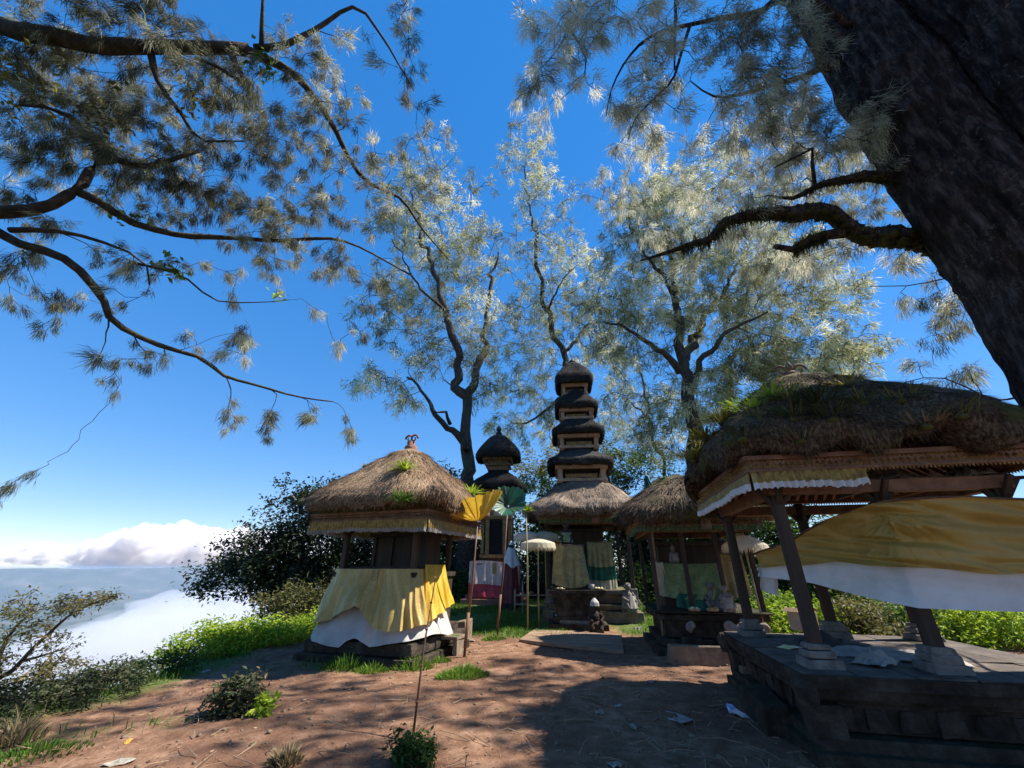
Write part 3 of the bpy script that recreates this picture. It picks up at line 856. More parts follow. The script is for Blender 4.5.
# things lying on the platform
def onp(px, py, z=PZ + 0.02): 
    p = G(px, py, z); return p
def rumpled(name, label, cat, p, sx, sy, h, mat, rz=0.0, seed=0, group=None):
    u = np.linspace(-1, 1, 40); v = np.linspace(-1, 1, 30)
    U, V = np.meshgrid(u, v)
    e = np.clip((1 - np.abs(U) ** 3) * (1 - np.abs(V) ** 3), 0, 1)
    q = np.stack([U * 3 * sx, V * 3 * sy, U * 0 + seed], -1)
    Z = 0.006 + h * (0.5 + 0.5 * fbm(q * 2.2, seed, 4)).clip(0, 1.3) * (0.25 + 0.75 * e)
    wob = 0.08 * vn(q * 0.9 + 5, seed)
    P = np.stack([U * sx / 2 * (1 + wob), V * sy / 2 * (1 - wob), Z], -1)
    o = MB().grid(P, 0.5).build(name, mat, None, smooth=True, solid=0.004)
    o.location = p; o.rotation_euler = (0, 0, rz)
    return tag(o, label, cat, group)
rumpled('cloth_sheet', 'rumpled grey cloth sheet spread over the platform floor', 'cloth', pw(0.0, -0.2, PZ + 0.02) if False else (4.35, 5.55, PZ + 0.022), 1.25, 0.85, 0.05, MT['grey_cloth'], R(-30), 4)
p = onp(790, 648); rumpled('paper_sheet', 'crumpled pale yellow paper at the platform edge', 'paper', p, 0.26, 0.17, 0.035, MT['paper_yellow'], 0.4, 8)
# pale carton standing near the back-left post
p = onp(812, 632)
bx = thing('carton', 'pale brown open carton standing behind the near left post', 'box', (p[0], p[1] + 0.15, PZ + 0.02), 0.35)
mb = MB(); mb.box((0, 0, 0.14), (0.34, 0.26, 0.28), jit=0.008); mb.build('carton_body', M('cardboard', [(0.4, 0.27, 0.19), (0.52, 0.37, 0.27)], 6, 0.8), bx, bevel=0.006)
for s in (-1, 1):
    mb = MB(); mb.box((s * 0.215, 0, 0.30), (0.11, 0.25, 0.006), ry=s * 0.5); mb.build('flap', MT['plank'], bx)
rumpled('plastic_sack', 'grey rumpled sack slumped by the near left plinth', 'sack', (3.80, 5.02, PZ + 0.02), 0.36, 0.28, 0.16, MT['grey_cloth'], 0.3, 12)
rumpled('cloth_bundle', 'dark heap of folded cloth behind the near left post', 'bundle', (4.05, 6.15, PZ + 0.02), 0.55, 0.4, 0.2, M('dark_cloth', [(0.03, 0.03, 0.03), (0.07, 0.065, 0.06)], 5, 0.9), 0.2, 13)
p = pw(0.62, -0.55, 2.535)
ld = thing('loft_shelf', 'wooden loft plank under the roof carrying stored bundles', 'shelf', p, prz)
mb = MB()
for k in range(4): mb.box((0, -0.35 + k * 0.2, -0.005), (1.75, 0.17, 0.03), jit=0.004)
mb.build('shelf_board', MT['wood'], ld, bevel=0.004)
mb = MB(); mb.box((-0.6, 0, -0.05), (0.05, 0.9, 0.05)); mb.build('shelf_bearer', MT['wood'], ld)
mb = MB(); mb.box((0.6, 0, -0.05), (0.05, 0.9, 0.05)); mb.build('shelf_bearer', MT['wood'], ld)
for i, (x, y, sx, sy, sz, m_, lb) in enumerate([(-0.4, -0.2, 0.55, 0.4, 0.17, 'grey_cloth', 'grey cloth bundle stored on the loft plank'), (0.05, -0.22, 0.36, 0.3, 0.15, 'cream', 'small cream bundle between grey ones on the loft plank'), (0.5, -0.2, 0.5, 0.4, 0.2, 'stone_white', 'bulky pale sack at the far end of the loft plank')]):
    q = Rm @ np.array([x, y, 0.012]) + p
    rumpled('stored_bundle', lb, 'bundle', q, sx, sy, sz, MT[m_], prz + 0.2 * i, 30 + i)

# steps and loose blocks at its left side
def stone_block(px, py, size, rz, label, mat='stone', z=None, jit=0.02, name='stone_block', cat='stone'):
    p = G(px, py)
    mb = MB().box((0, 0, size[2] / 2 - 0.03), (size[0], size[1], size[2] + 0.06), jit=jit)
    o = mb.build(name, MT[mat], None, bevel=0.025)
    o.location = p; o.rotation_euler = (0, 0, rz)
    return tag(o, label, cat)
stone_block(768, 722, (0.30, 0.85, 0.26), R(-14), 'long dark stone step against the left side of the big platform')
stone_block(757, 690, (0.34, 0.34, 0.30), R(-8), 'square reddish stone block with a pale face near the platform corner', 'stone_warm')
# ------------------------------------------------------------------ left shrine
ls = thing('shrine_hall', 'small thatched shrine with its altar wrapped in gold and white cloth, nearest on the left', 'shrine', (-2.58, 9.95, gz(-2.58, 9.95)), R(-18))
mb = MB(); plinth_stack(mb, [(1.30, 1.25, -0.2, 0.12), (1.2, 1.15, 0.12, 0.34), (1.08, 1.03, 0.34, 0.5)], 0.012); mb.build('base', MT['stone'], ls, bevel=0.02)
mb = MB(); plinth_stack(mb, [(0.95, 0.88, 0.5, 1.42), (1.0, 0.93, 1.42, 1.52)]); mb.build('altar_block', MT['stone'], ls, bevel=0.015)
for x in (-0.86, 0.86):
    for y in (-0.78, 0.78):
        post(ls, x, y, 1.52, 2.52, 0.11, MT['wood'])
mb = MB(); ring_boxes(mb, 1.08, 1.0, 2.50, 0.12, 0.11); mb.build('tie_beam', MT['wood'], ls, bevel=0.01)
frieze(ls, 1.44, 1.38, 2.66, 0.18, MT['wood_red'], MT['gilt_dark'], 0.05)
valance(ls, 1.41, 1.35, 2.485, 0.16, 0.085, MT['gold_trim'], MT['grey_cloth'], seed=8, pleat=0.075)
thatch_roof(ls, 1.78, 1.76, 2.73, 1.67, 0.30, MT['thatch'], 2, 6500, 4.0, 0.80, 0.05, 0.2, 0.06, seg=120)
mb = MB(); mb.lathe([(0.15, 4.32), (0.16, 4.4), (0.09, 4.45), (0.11, 4.52), (0.05, 4.58), (0.0, 4.6)], 12, wob=0.01)
for f_ in (-1, 1): swirl(mb, (f_ * 0.07, 0, 4.62), 0.11, 0.03, 1.15, 'xz', f_)
mb.build('roof_finial', MT['brick'], ls, smooth=True)
# cabinet on the altar
mb = MB(); mb.box((0, 0.3, 1.9), (1.5, 0.5, 0.75)); mb.box((0, 0.0, 1.58), (1.7, 1.2, 0.1)); mb.box((0, 0.25, 2.3), (1.62, 0.64, 0.07))
for x in (-0.7, -0.25, 0.25, 0.7): mb.box((x, 0.03, 1.9), (0.09, 0.06, 0.72))
mb.build('spirit_cabinet', MT['wood'], ls, bevel=0.008)
hemw = lambda u: 0.33 + 0.10 * math.sin(u * 3.14 * 3 + 0.4) + (0.16 if 0.42 < u < 0.56 else 0) * math.sin((u - 0.42) / 0.14 * math.pi)
draped_skirt('white_underskirt', 0.97, 0.9, 1.2, 0.30, hemw, MT['soiled_white'], ls, folds=0.035, nfold=12, seed=5, a0=165, a1=378, off=0.01)
hemL = lambda u: 0.64 - 0.06 * math.sin(u * 3.1) + 0.75 * max(0, u - 0.6)
draped_skirt('gold_wrap', 1.03, 0.96, 1.58, 0.24, hemL, MT['gold_pale'], ls, folds=0.06, nfold=7, seed=11, a0=175, a1=268, off=0.02, pull=2.0, label='pale gold cloth on the left half of the altar')
hemR = lambda u: 0.58 + 1.3 * max(0, 0.3 - u) + 0.05 * math.sin(u * 9)
draped_skirt('gold_wrap', 1.04, 0.97, 1.58, 0.25, hemR, MT['gold_pale'], ls, folds=0.06, nfold=9, seed=12, a0=266, a1=330, off=0.025, pull=1.5)
hemS = lambda u: 0.66 + 0.25 * u
draped_skirt('gold_wrap', 1.05, 0.98, 1.66, 0.27, hemS, MT['yellow'], ls, folds=0.07, nfold=4, seed=14, a0=326, a1=372, off=0.02, label='gold cloth on the right side of the altar, sunlit orange put into its colour')  # brighter yellow material stands in for sun on the gold wrap
mb = MB(); mb.box((0.15, -1.02, 1.25), (0.13, 0.02, 0.62), rx=0.08); mb.build('hanging_sash', MT['gold_olive'], ls)
# little stone seat and steps at its right
sp_ = G(447, 655)
ss = thing('stone_bench', 'little pale stone seat on two legs at the foot of the gold wrapped shrine', 'bench', sp_, R(-18))
mb = MB().box((0, 0, 0.33), (0.62, 0.42, 0.07), jit=0.006); mb.build('seat', MT['stone_warm'], ss, bevel=0.012)
for x in (-0.25, 0.25):
    mb = MB().box((x, 0, 0.12), (0.09, 0.36, 0.36), jit=0.005); mb.build('leg', MT['stone_warm'], ss, bevel=0.01)
stone_block(462, 640, (0.35, 0.5, 0.42), R(-18), 'mossy stone block behind the little seat of the gold wrapped shrine', 'stone_warm')

# ------------------------------------------------------------------ multi-roofed shrine in the centre
def elev(py, Y, px=512): return W(px, py, Y)[2]
cm = np.array([2.58, 15.2])
cz = gz(*cm)
meru = thing('pagoda_shrine', 'tall shrine with five stacked black thatch roofs over a broad brown one', 'pagoda', (cm[0], cm[1], cz), R(-6))
def zl(py, Y=None): return elev(py + 1, Y or cm[1]) - cz
mb = MB(); plinth_stack(mb, [(1.5, 1.4, -0.4, 0.18), (1.3, 1.25, 0.18, 0.36), (1.12, 1.1, 0.36, 0.62), (1.25, 1.2, 0.62, 0.74)], 0.012); mb.build('base', MT['stone_warm'], meru, bevel=0.02)
for x in (-1.3, 1.3):
    for y in (-1.2, 1.2):
        post(meru, x, y, 0.36, 2.75, 0.12, MT['wood'], [(0.3, 0.12), (0.22, 0.3)], MT['stone_mid'])
mb = MB(); ring_boxes(mb, 1.4, 1.3, 2.74, 0.13, 0.12); mb.build('tie_beam', MT['wood_red'], meru, bevel=0.01)
frieze(meru, 1.62, 1.55, 2.98, 0.14, MT['wood_red'], MT['gilt'], 0.07)
mb = MB()
for s_ in (0, 1, 2, 3):
    a, b, nrm = SIDES[s_]
    for i in range(22):
        t = -1 + (i + 0.5) / 11.0
        x = t * 1.55 if nrm[0] == 0 else nrm[0] * 1.55
        y = t * 1.48 if nrm[1] == 0 else nrm[1] * 1.48
        mb.box((x, y, 2.77), (0.115 if nrm[0] == 0 else 0.025, 0.115 if nrm[1] == 0 else 0.025, 0.13), jit=0.01)
mb.build('green_fretwork', MT['green_trim'], meru, bevel=0.006)
mb = MB(); mb.box((0.3, -1.60, 2.83), (0.26, 0.03, 0.3)); mb.build('name_board', MT['brick'], meru)
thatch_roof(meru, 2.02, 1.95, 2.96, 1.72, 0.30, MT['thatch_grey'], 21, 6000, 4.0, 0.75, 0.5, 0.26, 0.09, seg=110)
mb = MB(); mb.box((0, 0.45, 1.7), (1.3, 0.9, 2.0)); mb.box((0, 0.4, 2.6), (1.5, 1.1, 0.1)); mb.build('inner_cabinet', MT['wood'], meru, bevel=0.01)
tiers = [(66, 448, 462, 475, 46), (53, 416, 431, 447, 37), (44, 390, 405, 418, 31), (38, 357, 380, 394, 24)]
lowz = zl(481)
for i, (wr_, ptop, peave, pbody, wb) in enumerate(tiers):
    dd = 15.2 * math.cos(TH) + (elev(peave, 15.2) - 1.6) * math.sin(TH)
    hr = wr_ / 2 / F * dd; hb = wb / 2 / F * dd
    ze = zl(peave, 15.2 - hr)
    zb0 = zl(pbody, 15.2 - hb) if i else lowz - 0.15
    top = zl(ptop)
    mb = MB()
    z0 = zb0
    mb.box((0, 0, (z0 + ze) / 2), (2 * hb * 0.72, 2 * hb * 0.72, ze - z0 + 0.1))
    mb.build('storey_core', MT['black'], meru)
    mb = MB()
    for x in (-1, 1):
        for y in (-1, 1): mb.box((x * hb * 0.86, y * hb * 0.86, (z0 + ze) / 2), (hb * 0.2, hb * 0.2, ze - z0 + 0.06))
    ring_boxes(mb, hb * 1.06, hb * 1.06, ze - 0.03, 0.14, hb * 0.22); ring_boxes(mb, hb * 1.0, hb * 1.0, z0 + 0.07, 0.1, hb * 0.2)
    mb.build('storey_frame', MT['wood_tan'], meru, bevel=0.008)
    for s_ in (-1, 1):
        mb = MB(); carved_panel(mb, (0, s_ * hb * 0.80, z0 + 0.3 * (ze - z0) + 0.02), hb * 1.2, (ze - z0) * 0.42, 0.03, 26, 'x', i)
        mb.build('storey_carving', MT['gilt'], meru, smooth=True, remesh=0.014)
    th = (0.28 if i < 3 else 0.36)
    tz = max(top, ze + th + 0.12) - (0.22 if i == 3 else 0)
    thatch_roof(meru, hr * 0.93, hr * 0.93, ze, tz - ze, th, MT['thatch_black'], 50 + i, 2200, 7.0, 0.85 if i < 3 else 0.6, hb * 0.95 if i < 3 else 0.16, 0.12, 0.035, seg=72, name='tier_thatch', sw=0.8, neck=None if i == 3 else 0.42)
mb = MB(); mb.lathe([(0.12, tz - 0.05), (0.1, tz + 0.08), (0.05, tz + 0.14), (0.0, tz + 0.2)], 10); mb.build('roof_finial', MT['wood'], meru, smooth=True)

# ------------------------------------------------------------------ two-roofed shrine behind
mm = np.array([-0.62, 18.2]); mz = gz(*mm)
sh2 = thing('tower_shrine', 'narrow shrine with two black thatch roofs, a dark doorway and a pink and red skirt', 'shrine', (mm[0], mm[1], mz), R(-4))
def z2(py, Y=18.2): return elev(py + 1, Y) - mz
mb = MB(); plinth_stack(mb, [(1.25, 1.2, -0.4, 0.15), (1.1, 1.05, 0.15, 0.3), (0.92, 0.9, 0.3, 1.25), (1.0, 0.98, 1.25, 1.38)]); mb.build('base', MT['brick'], sh2, bevel=0.02)
mb = MB()
zt = z2(513, 17.3)
mb.box((0, 0.1, (1.38 + zt) / 2), (1.3, 1.3, zt - 1.38)); mb.build('body', MT['wood'], sh2, bevel=0.01)
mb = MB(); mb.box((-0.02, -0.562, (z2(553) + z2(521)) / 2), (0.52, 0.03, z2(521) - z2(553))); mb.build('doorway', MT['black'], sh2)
mb = MB()
zc = (z2(553) + z2(521)) / 2; hh = z2(521) - z2(553)
for s_ in (-1, 1): mb.box((s_ * 0.36, -0.6, zc), (0.16, 0.08, hh + 0.1), jit=0.005); mb.box((s_ * 0.56, -0.58, zc), (0.12, 0.06, hh), jit=0.005)
mb.box((-0.0, -0.6, zc + hh / 2 + 0.13), (1.3, 0.1, 0.14)); mb.box((0, -0.6, zc - hh / 2 - 0.1), (1.3, 0.1, 0.12))
carved_panel(mb, (0, -0.62, zc + hh / 2 + 0.3), 1.1, 0.25, 0.04, 30, 'x', 4)
mb.build('door_frame', MT['gilt'], sh2, bevel=0.008)
mb = MB(); mb.box((0.35, -0.63, zc + hh / 2 + 0.32), (0.9, 0.05, 0.26)); mb.build('lintel_cloth', MT['pink'], sh2)
P = lambda za, zb, k: [[(x, -0.95 - 0.1 * v + 0.02 * math.sin(x * 19) * v - k, za + (zb - za) * v - 0.03 * math.sin(x * 3)) for x in np.linspace(-0.98, 0.98, 60)] for v in np.linspace(0, 1, 14)]
o = cloth_sheet(P(1.45, 0.62, 0.03), 'pink_skirt', MT['pink'], sh2, None, 0.02, 3, 3)
cloth_sheet(P(0.68, 0.18, 0.10), 'red_hem', MT['red'], sh2, None, 0.02, 3, 4)
mb = MB(); mb.box((0.0, -1.05, 1.2), (0.16, 0.02, 0.42)); mb.build('hanging_sash', MT['gold_olive'], sh2)
ze = z2(488, 17.2)
mb = MB(); ring_boxes(mb, 0.9, 0.9, ze - 0.05, 0.14, 0.12); ring_boxes(mb, 0.78, 0.78, ze - 0.2, 0.14, 0.12); mb.build('tie_beam', MT['gilt'], sh2, bevel=0.01)
thatch_roof(sh2, 1.22, 1.2, ze, z2(468) - ze, 0.3, MT['thatch_black'], 61, 1500, 3.2, 0.7, 0.45, 0.14, 0.04, seg=70, name='tier_thatch')
ze2 = z2(456, 17.5)
mb = MB(); zz = z2(470)
mb.box((0, 0, (zz + ze2) / 2), (0.9, 0.9, ze2 - zz + 0.1)); ring_boxes(mb, 0.66, 0.66, ze2 - 0.03, 0.12, 0.12); ring_boxes(mb, 0.56, 0.56, zz + 0.2, 0.1, 0.1); mb.build('storey_frame', MT['gilt_dark'], sh2, bevel=0.008)
thatch_roof(sh2, 1.0, 0.98, ze2, z2(433) - ze2, 0.32, MT['thatch_black'], 62, 1500, 3.0, 0.6, 0.05, 0.14, 0.04, seg=70, name='tier_thatch')
zf = z2(433)
mb = MB(); mb.lathe([(0.12, zf - 0.08), (0.16, zf + 0.02), (0.08, zf + 0.1), (0.13, zf + 0.2), (0.09, zf + 0.32), (0.0, zf + 0.42)], 10); mb.build('roof_finial', MT['stone'], sh2, smooth=True)

# ------------------------------------------------------------------ shrine half hidden behind the pavilion
gh = thing('shrine_hall', 'thatched shrine half hidden behind the big pavilion, its altar hung with green and gold cloth', 'shrine', (4.30, 10.5, gz(4.30, 10.5)), R(-10))
mb = MB(); plinth_stack(mb, [(1.2, 1.2, -0.2, 0.14), (1.06, 1.06, 0.14, 0.3), (0.95, 0.95, 0.3, 0.62), (1.08, 1.08, 0.62, 0.74), (1.14, 1.14, 0.74, 0.8)], 0.012); mb.build('base', MT['stone'], gh, bevel=0.02)
for x in (-1.02, -0.35, 0.35, 1.02):
    post(gh, x, -1.0, 0.8, 2.42, 0.085, MT['wood'], None, None, False)
for x in (-1.02, 1.02): post(gh, x, 1.0, 0.8, 2.42, 0.085, MT['wood'], None, None, False)
mb = MB(); ring_boxes(mb, 1.12, 1.1, 2.40, 0.12, 0.1); mb.build('tie_beam', MT['wood_red'], gh, bevel=0.01)
frieze(gh, 1.34, 1.3, 2.62, 0.15, MT['wood_red'], MT['gilt'], 0.06)
mb = MB()
for i in range(26):
    mb.box((-1.25 + i * 0.1, -1.27, 2.41), (0.085, 0.025, 0.11), jit=0.008); mb.box((-1.31, -1.2 + i * 0.095, 2.41), (0.025, 0.08, 0.11), jit=0.008)
mb.build('green_fretwork', MT['green_trim'], gh, bevel=0.005)
mb = MB(); mb.box((0.15, -1.33, 2.5), (0.2, 0.03, 0.22)); mb.build('name_board', MT['stone_warm'], gh)
thatch_roof(gh, 1.60, 1.62, 2.60, 1.25, 0.32, MT['thatch_moss'], 31, 5000, 3.6, 0.75, 0.05, 0.26, 0.12, seg=110)
mb = MB(); mb.box((0, 0.35, 1.45), (1.5, 0.9, 1.3)); mb.box((0, 0.3, 2.15), (1.7, 1.1, 0.1)); mb.build('inner_cabinet', MT['wood'], gh, bevel=0.01)
def hang(name, x0, x1, y, za, zb, mat, parent, seed, bow=0.05, diag=0.0, label=None, nf=5, flare=0.06):
    U = np.linspace(0, 1, 70)
    P = []
    for v in np.linspace(0, 1, 20):
        x = x0 + (x1 - x0) * U + flare * (U - 0.5) * v
        yy = y - bow * v - 0.025 * np.sin(U * nf * 6.28 + diag * v * 4) * v
        z = za + (zb - za) * v - 0.05 * np.sin(U * math.pi) * (0.4 if v < 0.5 else 1.0)
        P.append(np.stack([x, yy, z], -1))
    return cloth_sheet(P, name, mat, parent, label, 0.02, 3, seed)
hang('gold_drape', -0.8, 0.42, -0.75, 1.72, 1.05, MT['green_gold'], gh, 3, 0.2, 2.5)
hang('green_drape', -0.62, 0.5, -0.92, 1.12, 0.86, MT['green'], gh, 5, 0.06)
hang('pale_drape', -0.95, -0.78, -0.78, 1.74, 1.1, MT['cream'], gh, 6, 0.06, nf=2)
hang('gold_drape', 0.42, 0.92, -0.72, 1.9, 1.1, MT['gold_olive'], gh, 8, 0.06, nf=3, label='olive gold cloth at the right end of the altar')
stone_block(700, 664, (1.05, 0.42, 0.30), R(-6), 'long low stone step at the foot of the green draped shrine', 'stone_warm')
stone_block(797, 640, (0.3, 0.3, 0.2), 0.2, 'small rough stone beside the green draped shrine', 'stone_mid') if False else None

# ------------------------------------------------------------------ parasols, altars, statues, offerings
def parasol_funnel(name, label, base, hub, r, h, mat, polemat, tilt=(0, 0), droop=0.0, nrib=18, seed=0):
    """a ceremonial parasol turned inside out: a pleated funnel on a tall pole"""
    t = thing(name, label, 'parasol', base, 0, 'ceremonial parasols')
    hb = np.array(hub) - np.array(base)
    mb = MB().tube([(0, 0, -0.05), hb * 0.5 + np.array([0.015, 0, 0]), hb + np.array([0, 0, 0.12])], [0.028, 0.024, 0.018], 8)
    mb.build('pole', polemat, t, smooth=True)
    mb = MB().tube([hb * 0.06, hb * 0.3], [0.034, 0.034], 8); mb.build('pole_sleeve', MT['wood_red'], t, smooth=True)
    a = np.linspace(0, 2 * math.pi, nrib * 8, endpoint=False)
    P = []
    m = np.array(Matrix.Rotation(tilt[0], 3, 'X') @ Matrix.Rotation(tilt[1], 3, 'Y'))
    for v in np.linspace(0.05, 1, 16):
        pl_ = 0.016 * np.sin(a * nrib) * v * r * 2
        rr = r * v ** 0.9 * (1 + 0.12 * vn(np.stack([np.cos(a) * 2, np.sin(a) * 2, a * 0 + seed], -1), seed)) + pl_ * 0.5
        z = h * v ** (1.35 if h == 0.5 else 0.75) + pl_ - (droop + (0.42 if name == 'parasol' and h == 0.5 else 0) * np.clip(-np.cos(a) - 0.35, 0, 1)) * v ** 2 * (0.5 - 0.5 * np.cos(a)) + 0.05 * v * vn(np.stack([np.cos(a) * 3, np.sin(a) * 3, a * 0 + 4 + seed], -1), seed)
        P.append(np.stack([rr * np.cos(a), rr * np.sin(a), z], -1) @ m.T + hb)
    MB().grid(np.array(P), 0.5, wrap=True).build('canopy', mat, t, smooth=True)
    mb = MB()
    for k in range(nrib):
        j = k * 8
        mb.tube([P[i][j] for i in (0, 5, 10, 15)], 0.006, 4)
    mb.build('rib', MT['wood_red'], t, label='thin ribs fanning out under the cloth')
    return t

b = G(464, 657); parasol_funnel('parasol', 'yellow pleated parasol turned inside out on a tall red-brown pole', b, W(478, 521, b[1] + 0.03), 0.64, 0.50, MT['yellow'], MT['pole'], (R(4), R(-16)), 0.05, 18, 3)
b = G(497, 637); parasol_funnel('parasol', 'dark green pleated parasol turned inside out, behind the yellow one', b, W(508, 507, b[1] + 0.05), 0.50, 0.40, MT['green'], MT['pole'], (R(62), R(6)), 0.05, 20, 5)

def parasol_drum(label, base, top, r, skirt, mat, fringe, polemat, dome=0.16, tassel=None, lean=0.0):
    t = thing('parasol', label, 'parasol', base, 0, 'ceremonial parasols')
    hb = np.array(top) - np.array(base)
    MB().tube([(0, 0, -0.05), hb * 0.5, hb], [0.022, 0.02, 0.018], 8).build('pole', polemat, t, smooth=True)
    a = np.linspace(0, 2 * math.pi, 96, endpoint=False)
    P = []
    for v in np.linspace(0.02, 1, 9):
        rr = r * v * (1 - 0.03 * np.abs(np.sin(a * 8)) * v)
        P.append(np.stack([rr * np.cos(a), rr * np.sin(a), a * 0 + dome * (1 - v ** 1.8)], -1) + hb)
    for v in np.linspace(0.1, 1, 6):
        rr = r * (1 + 0.04 * v + 0.02 * np.sin(a * 22) * v)
        P.append(np.stack([rr * np.cos(a), rr * np.sin(a), -skirt * v + 0 * a], -1) + hb)
    c = MB().grid(np.array(P), 0.5, wrap=True).build('canopy', mat, t, smooth=True)
    r2 = np.random.default_rng(int(abs(base[0]) * 100))
    n = 260; th = r2.random(n) * 6.283
    p0 = np.stack([r * 1.04 * np.cos(th), r * 1.04 * np.sin(th), np.full(n, -skirt * 0.95)], -1) + hb
    sd_ = np.stack([-np.sin(th), np.cos(th), th * 0], -1) * 0.009
    V = np.stack([p0 - sd_, p0 + sd_, p0 + np.stack([r2.normal(0, 0.01, n), r2.normal(0, 0.01, n), -r2.uniform(0.06, 0.12, n)], -1)], 1).reshape(-1, 3)
    MB().add(V, tris=np.arange(3 * n).reshape(-1, 3)).build('fringe', fringe, c)
    MB().lathe([(0.04, dome - 0.02), (0.05, dome + 0.03), (0.02, dome + 0.06), (0.0, dome + 0.12)], 8, hb).build('finial', MT['gilt'], t, smooth=True)
    if tassel:
        p = hb + np.array([r * 0.95, -0.12, -skirt])
        u = np.linspace(-0.5, 0.5, 16)
        Q = [[(p[0] + x * 0.16 * (1 - 0.25 * v), p[1] + 0.02 * math.sin(x * 14), p[2] - 0.42 * v) for x in u] for v in np.linspace(0, 1, 10)]
        MB().grid(np.array(Q), 0.5).build('tassel', tassel, t, smooth=True, label='orange cloth hanging from the rim')
    return t
for lb, px, pyb, Y, pxt, pyt, r, ts in [('cream fringed parasol behind and left of two others beside the bamboo stand', 523, 0, 13.9, 527, 535, 0.42, None),
                                    ('cream fringed parasol with an orange tassel, rightmost of the three by the bamboo stand', 550, 0, 14.2, 545, 535, 0.44, MT['orange']),
                                    ('cream fringed parasol in front of two others beside the bamboo stand', 538, 0, 13.2, 538, 543, 0.52, None)]:
    tp_ = W(pxt, pyt, Y); bb = np.array([tp_[0] - 0.03, Y, gz(tp_[0], Y)])
    parasol_drum(lb, bb, tp_, r, 0.15, MT['cream'], MT['cream'], MT['bamboo'], 0.12, ts)
tp_ = W(744, 545, 9.3); parasol_drum('pale patterned parasol standing between the big pavilion and the green draped shrine', np.array([tp_[0] + 0.05, 9.3, gz(tp_[0], 9.3)]), tp_, 0.44, 0.08, MT['cream'], MT['cream'], MT['bamboo'], 0.2)

# furled green parasol leaning by the right shrine
b = G(665, 652); tp_ = W(646, 476, b[1] + 0.1)
t = thing('parasol', 'furled dark green parasol on a leaning bamboo pole before the right hand shrine', 'parasol', b, 0, 'ceremonial parasols')
hb = tp_ - b
MB().tube([(0, 0, -0.05), hb * 0.5, hb * 1.03], [0.03, 0.027, 0.02], 8).build('pole', MT['bamboo'], t, smooth=True)
a = np.linspace(0, 2 * math.pi, 60, endpoint=False); P = []
for v in np.linspace(0, 1, 16):
    rr = (0.03 + 0.14 * v) * (1 + 0.3 * np.sin(a * 7 + v)) 
    P.append(np.stack([rr * np.cos(a) + 0.12 * v ** 1.5, rr * np.sin(a), 0 * a - 0.62 * v - 0.1 * np.abs(np.sin(a * 3.5)) * v], -1) + hb)
MB().grid(np.array(P), 0.5, wrap=True).build('canopy', MT['green'], t, smooth=True)

# bamboo offering stand
b = G(531, 616)
t = thing('offering_stand', 'slender bamboo offering stand with a small palm leaf offering inside, on the lawn', 'stand', b, R(-4))
for x in (-0.55, -0.28, 0.25, 0.6):
    for y in (-0.25, 0.25):
        h_ = 1.05 if x in (-0.28, 0.25) else 0.8
        MB().tube([(x, y, -0.05), (x + 0.01, y, h_)], 0.018, 6).build('leg', MT['bamboo'], t, smooth=True)
mb = MB()
for z in (0.35, 0.62):
    for y in (-0.25, 0.25): mb.tube([(-0.55, y - 0.02, z), (0.6, y - 0.02, z)], 0.012, 6)
    for x in (-0.55, 0.6): mb.tube([(x + 0.02, -0.27, z), (x + 0.02, 0.27, z)], 0.012, 6)
mb.build('rail', MT['bamboo'], t, smooth=True, label='horizontal bamboo rails')
mb = MB()
for i in range(6): mb.box((-0.02, -0.2 + i * 0.08, 0.63), (1.0, 0.06, 0.01))
mb.build('tray', MT['bamboo'], t)
MB().tube([(0.6, -0.25, 0.8), (0.75, -0.3, 0.86), (0.86, -0.3, 0.74), (0.9, -0.3, 0.6)], 0.012, 6).build('bent_cane', MT['bamboo'], t, smooth=True)

def leaf_blades(mb, c, n, L, wd, r2, up=0.8, spread=1.0, droop=0.5, base=0.03, tone=(0.2, 0.9)):
    """arching strap leaves from one root"""
    for i in range(n):
        a = r2.uniform(0, 6.283); e = r2.uniform(0.35, 1.25) * up
        d = np.array([math.cos(a) * math.cos(e) * spread, math.sin(a) * math.cos(e) * spread, math.sin(e)])
        l = L * r2.uniform(0.6, 1.15); s = np.array([-math.sin(a), math.cos(a), 0]) * wd
        p = np.array(c) + np.array([math.cos(a), math.sin(a), 0]) * base * r2.random()
        v = []
        for k, f in enumerate((0, 0.35, 0.7, 1.0)):
            q = p + d * l * f - np.array([0, 0, droop * l * f * f])
            ww = (0.6, 1.0, 0.7, 0.05)[k]
            v += [q - s * ww, q + s * ww]
        mb.add(v, quads=[(0, 1, 3, 2), (2, 3, 5, 4), (4, 5, 7, 6)], tone=r2.uniform(*tone))
    return mb
r9 = np.random.default_rng(77)
p = b + np.array([0.02, 0, 0.64])
t = thing('palm_offering', 'small dry palm leaf offering on the bamboo stand', 'offering', p)
leaf_blades(MB(), (0, 0, 0), 26, 0.32, 0.014, r9).build('palm_leaves', MT['leaf_olive'], t)
MB().lathe([(0.09, 0), (0.11, 0.08), (0.0, 0.09)], 10).build('basket', MT['bamboo'], t)
tp_ = W(526, 508, 12.6)
t = thing('palm_offering', 'yellow green leaf bouquet on a tall stick above the cream parasols', 'offering', (tp_[0], 12.6, gz(tp_[0], 12.6)))
hgt = tp_[2] - gz(tp_[0], 12.6)
MB().tube([(0, 0, -0.05), (0.02, 0, hgt * 0.5), (0, 0, hgt)], [0.022, 0.02, 0.016], 6).build('stick', MT['bamboo'], t, smooth=True)
leaf_blades(MB(), (0, 0, hgt - 0.12), 40, 0.36, 0.03, r9, 1.1, 0.8, 0.3).build('leaf_bunch', MT['leaf_bright'], t)

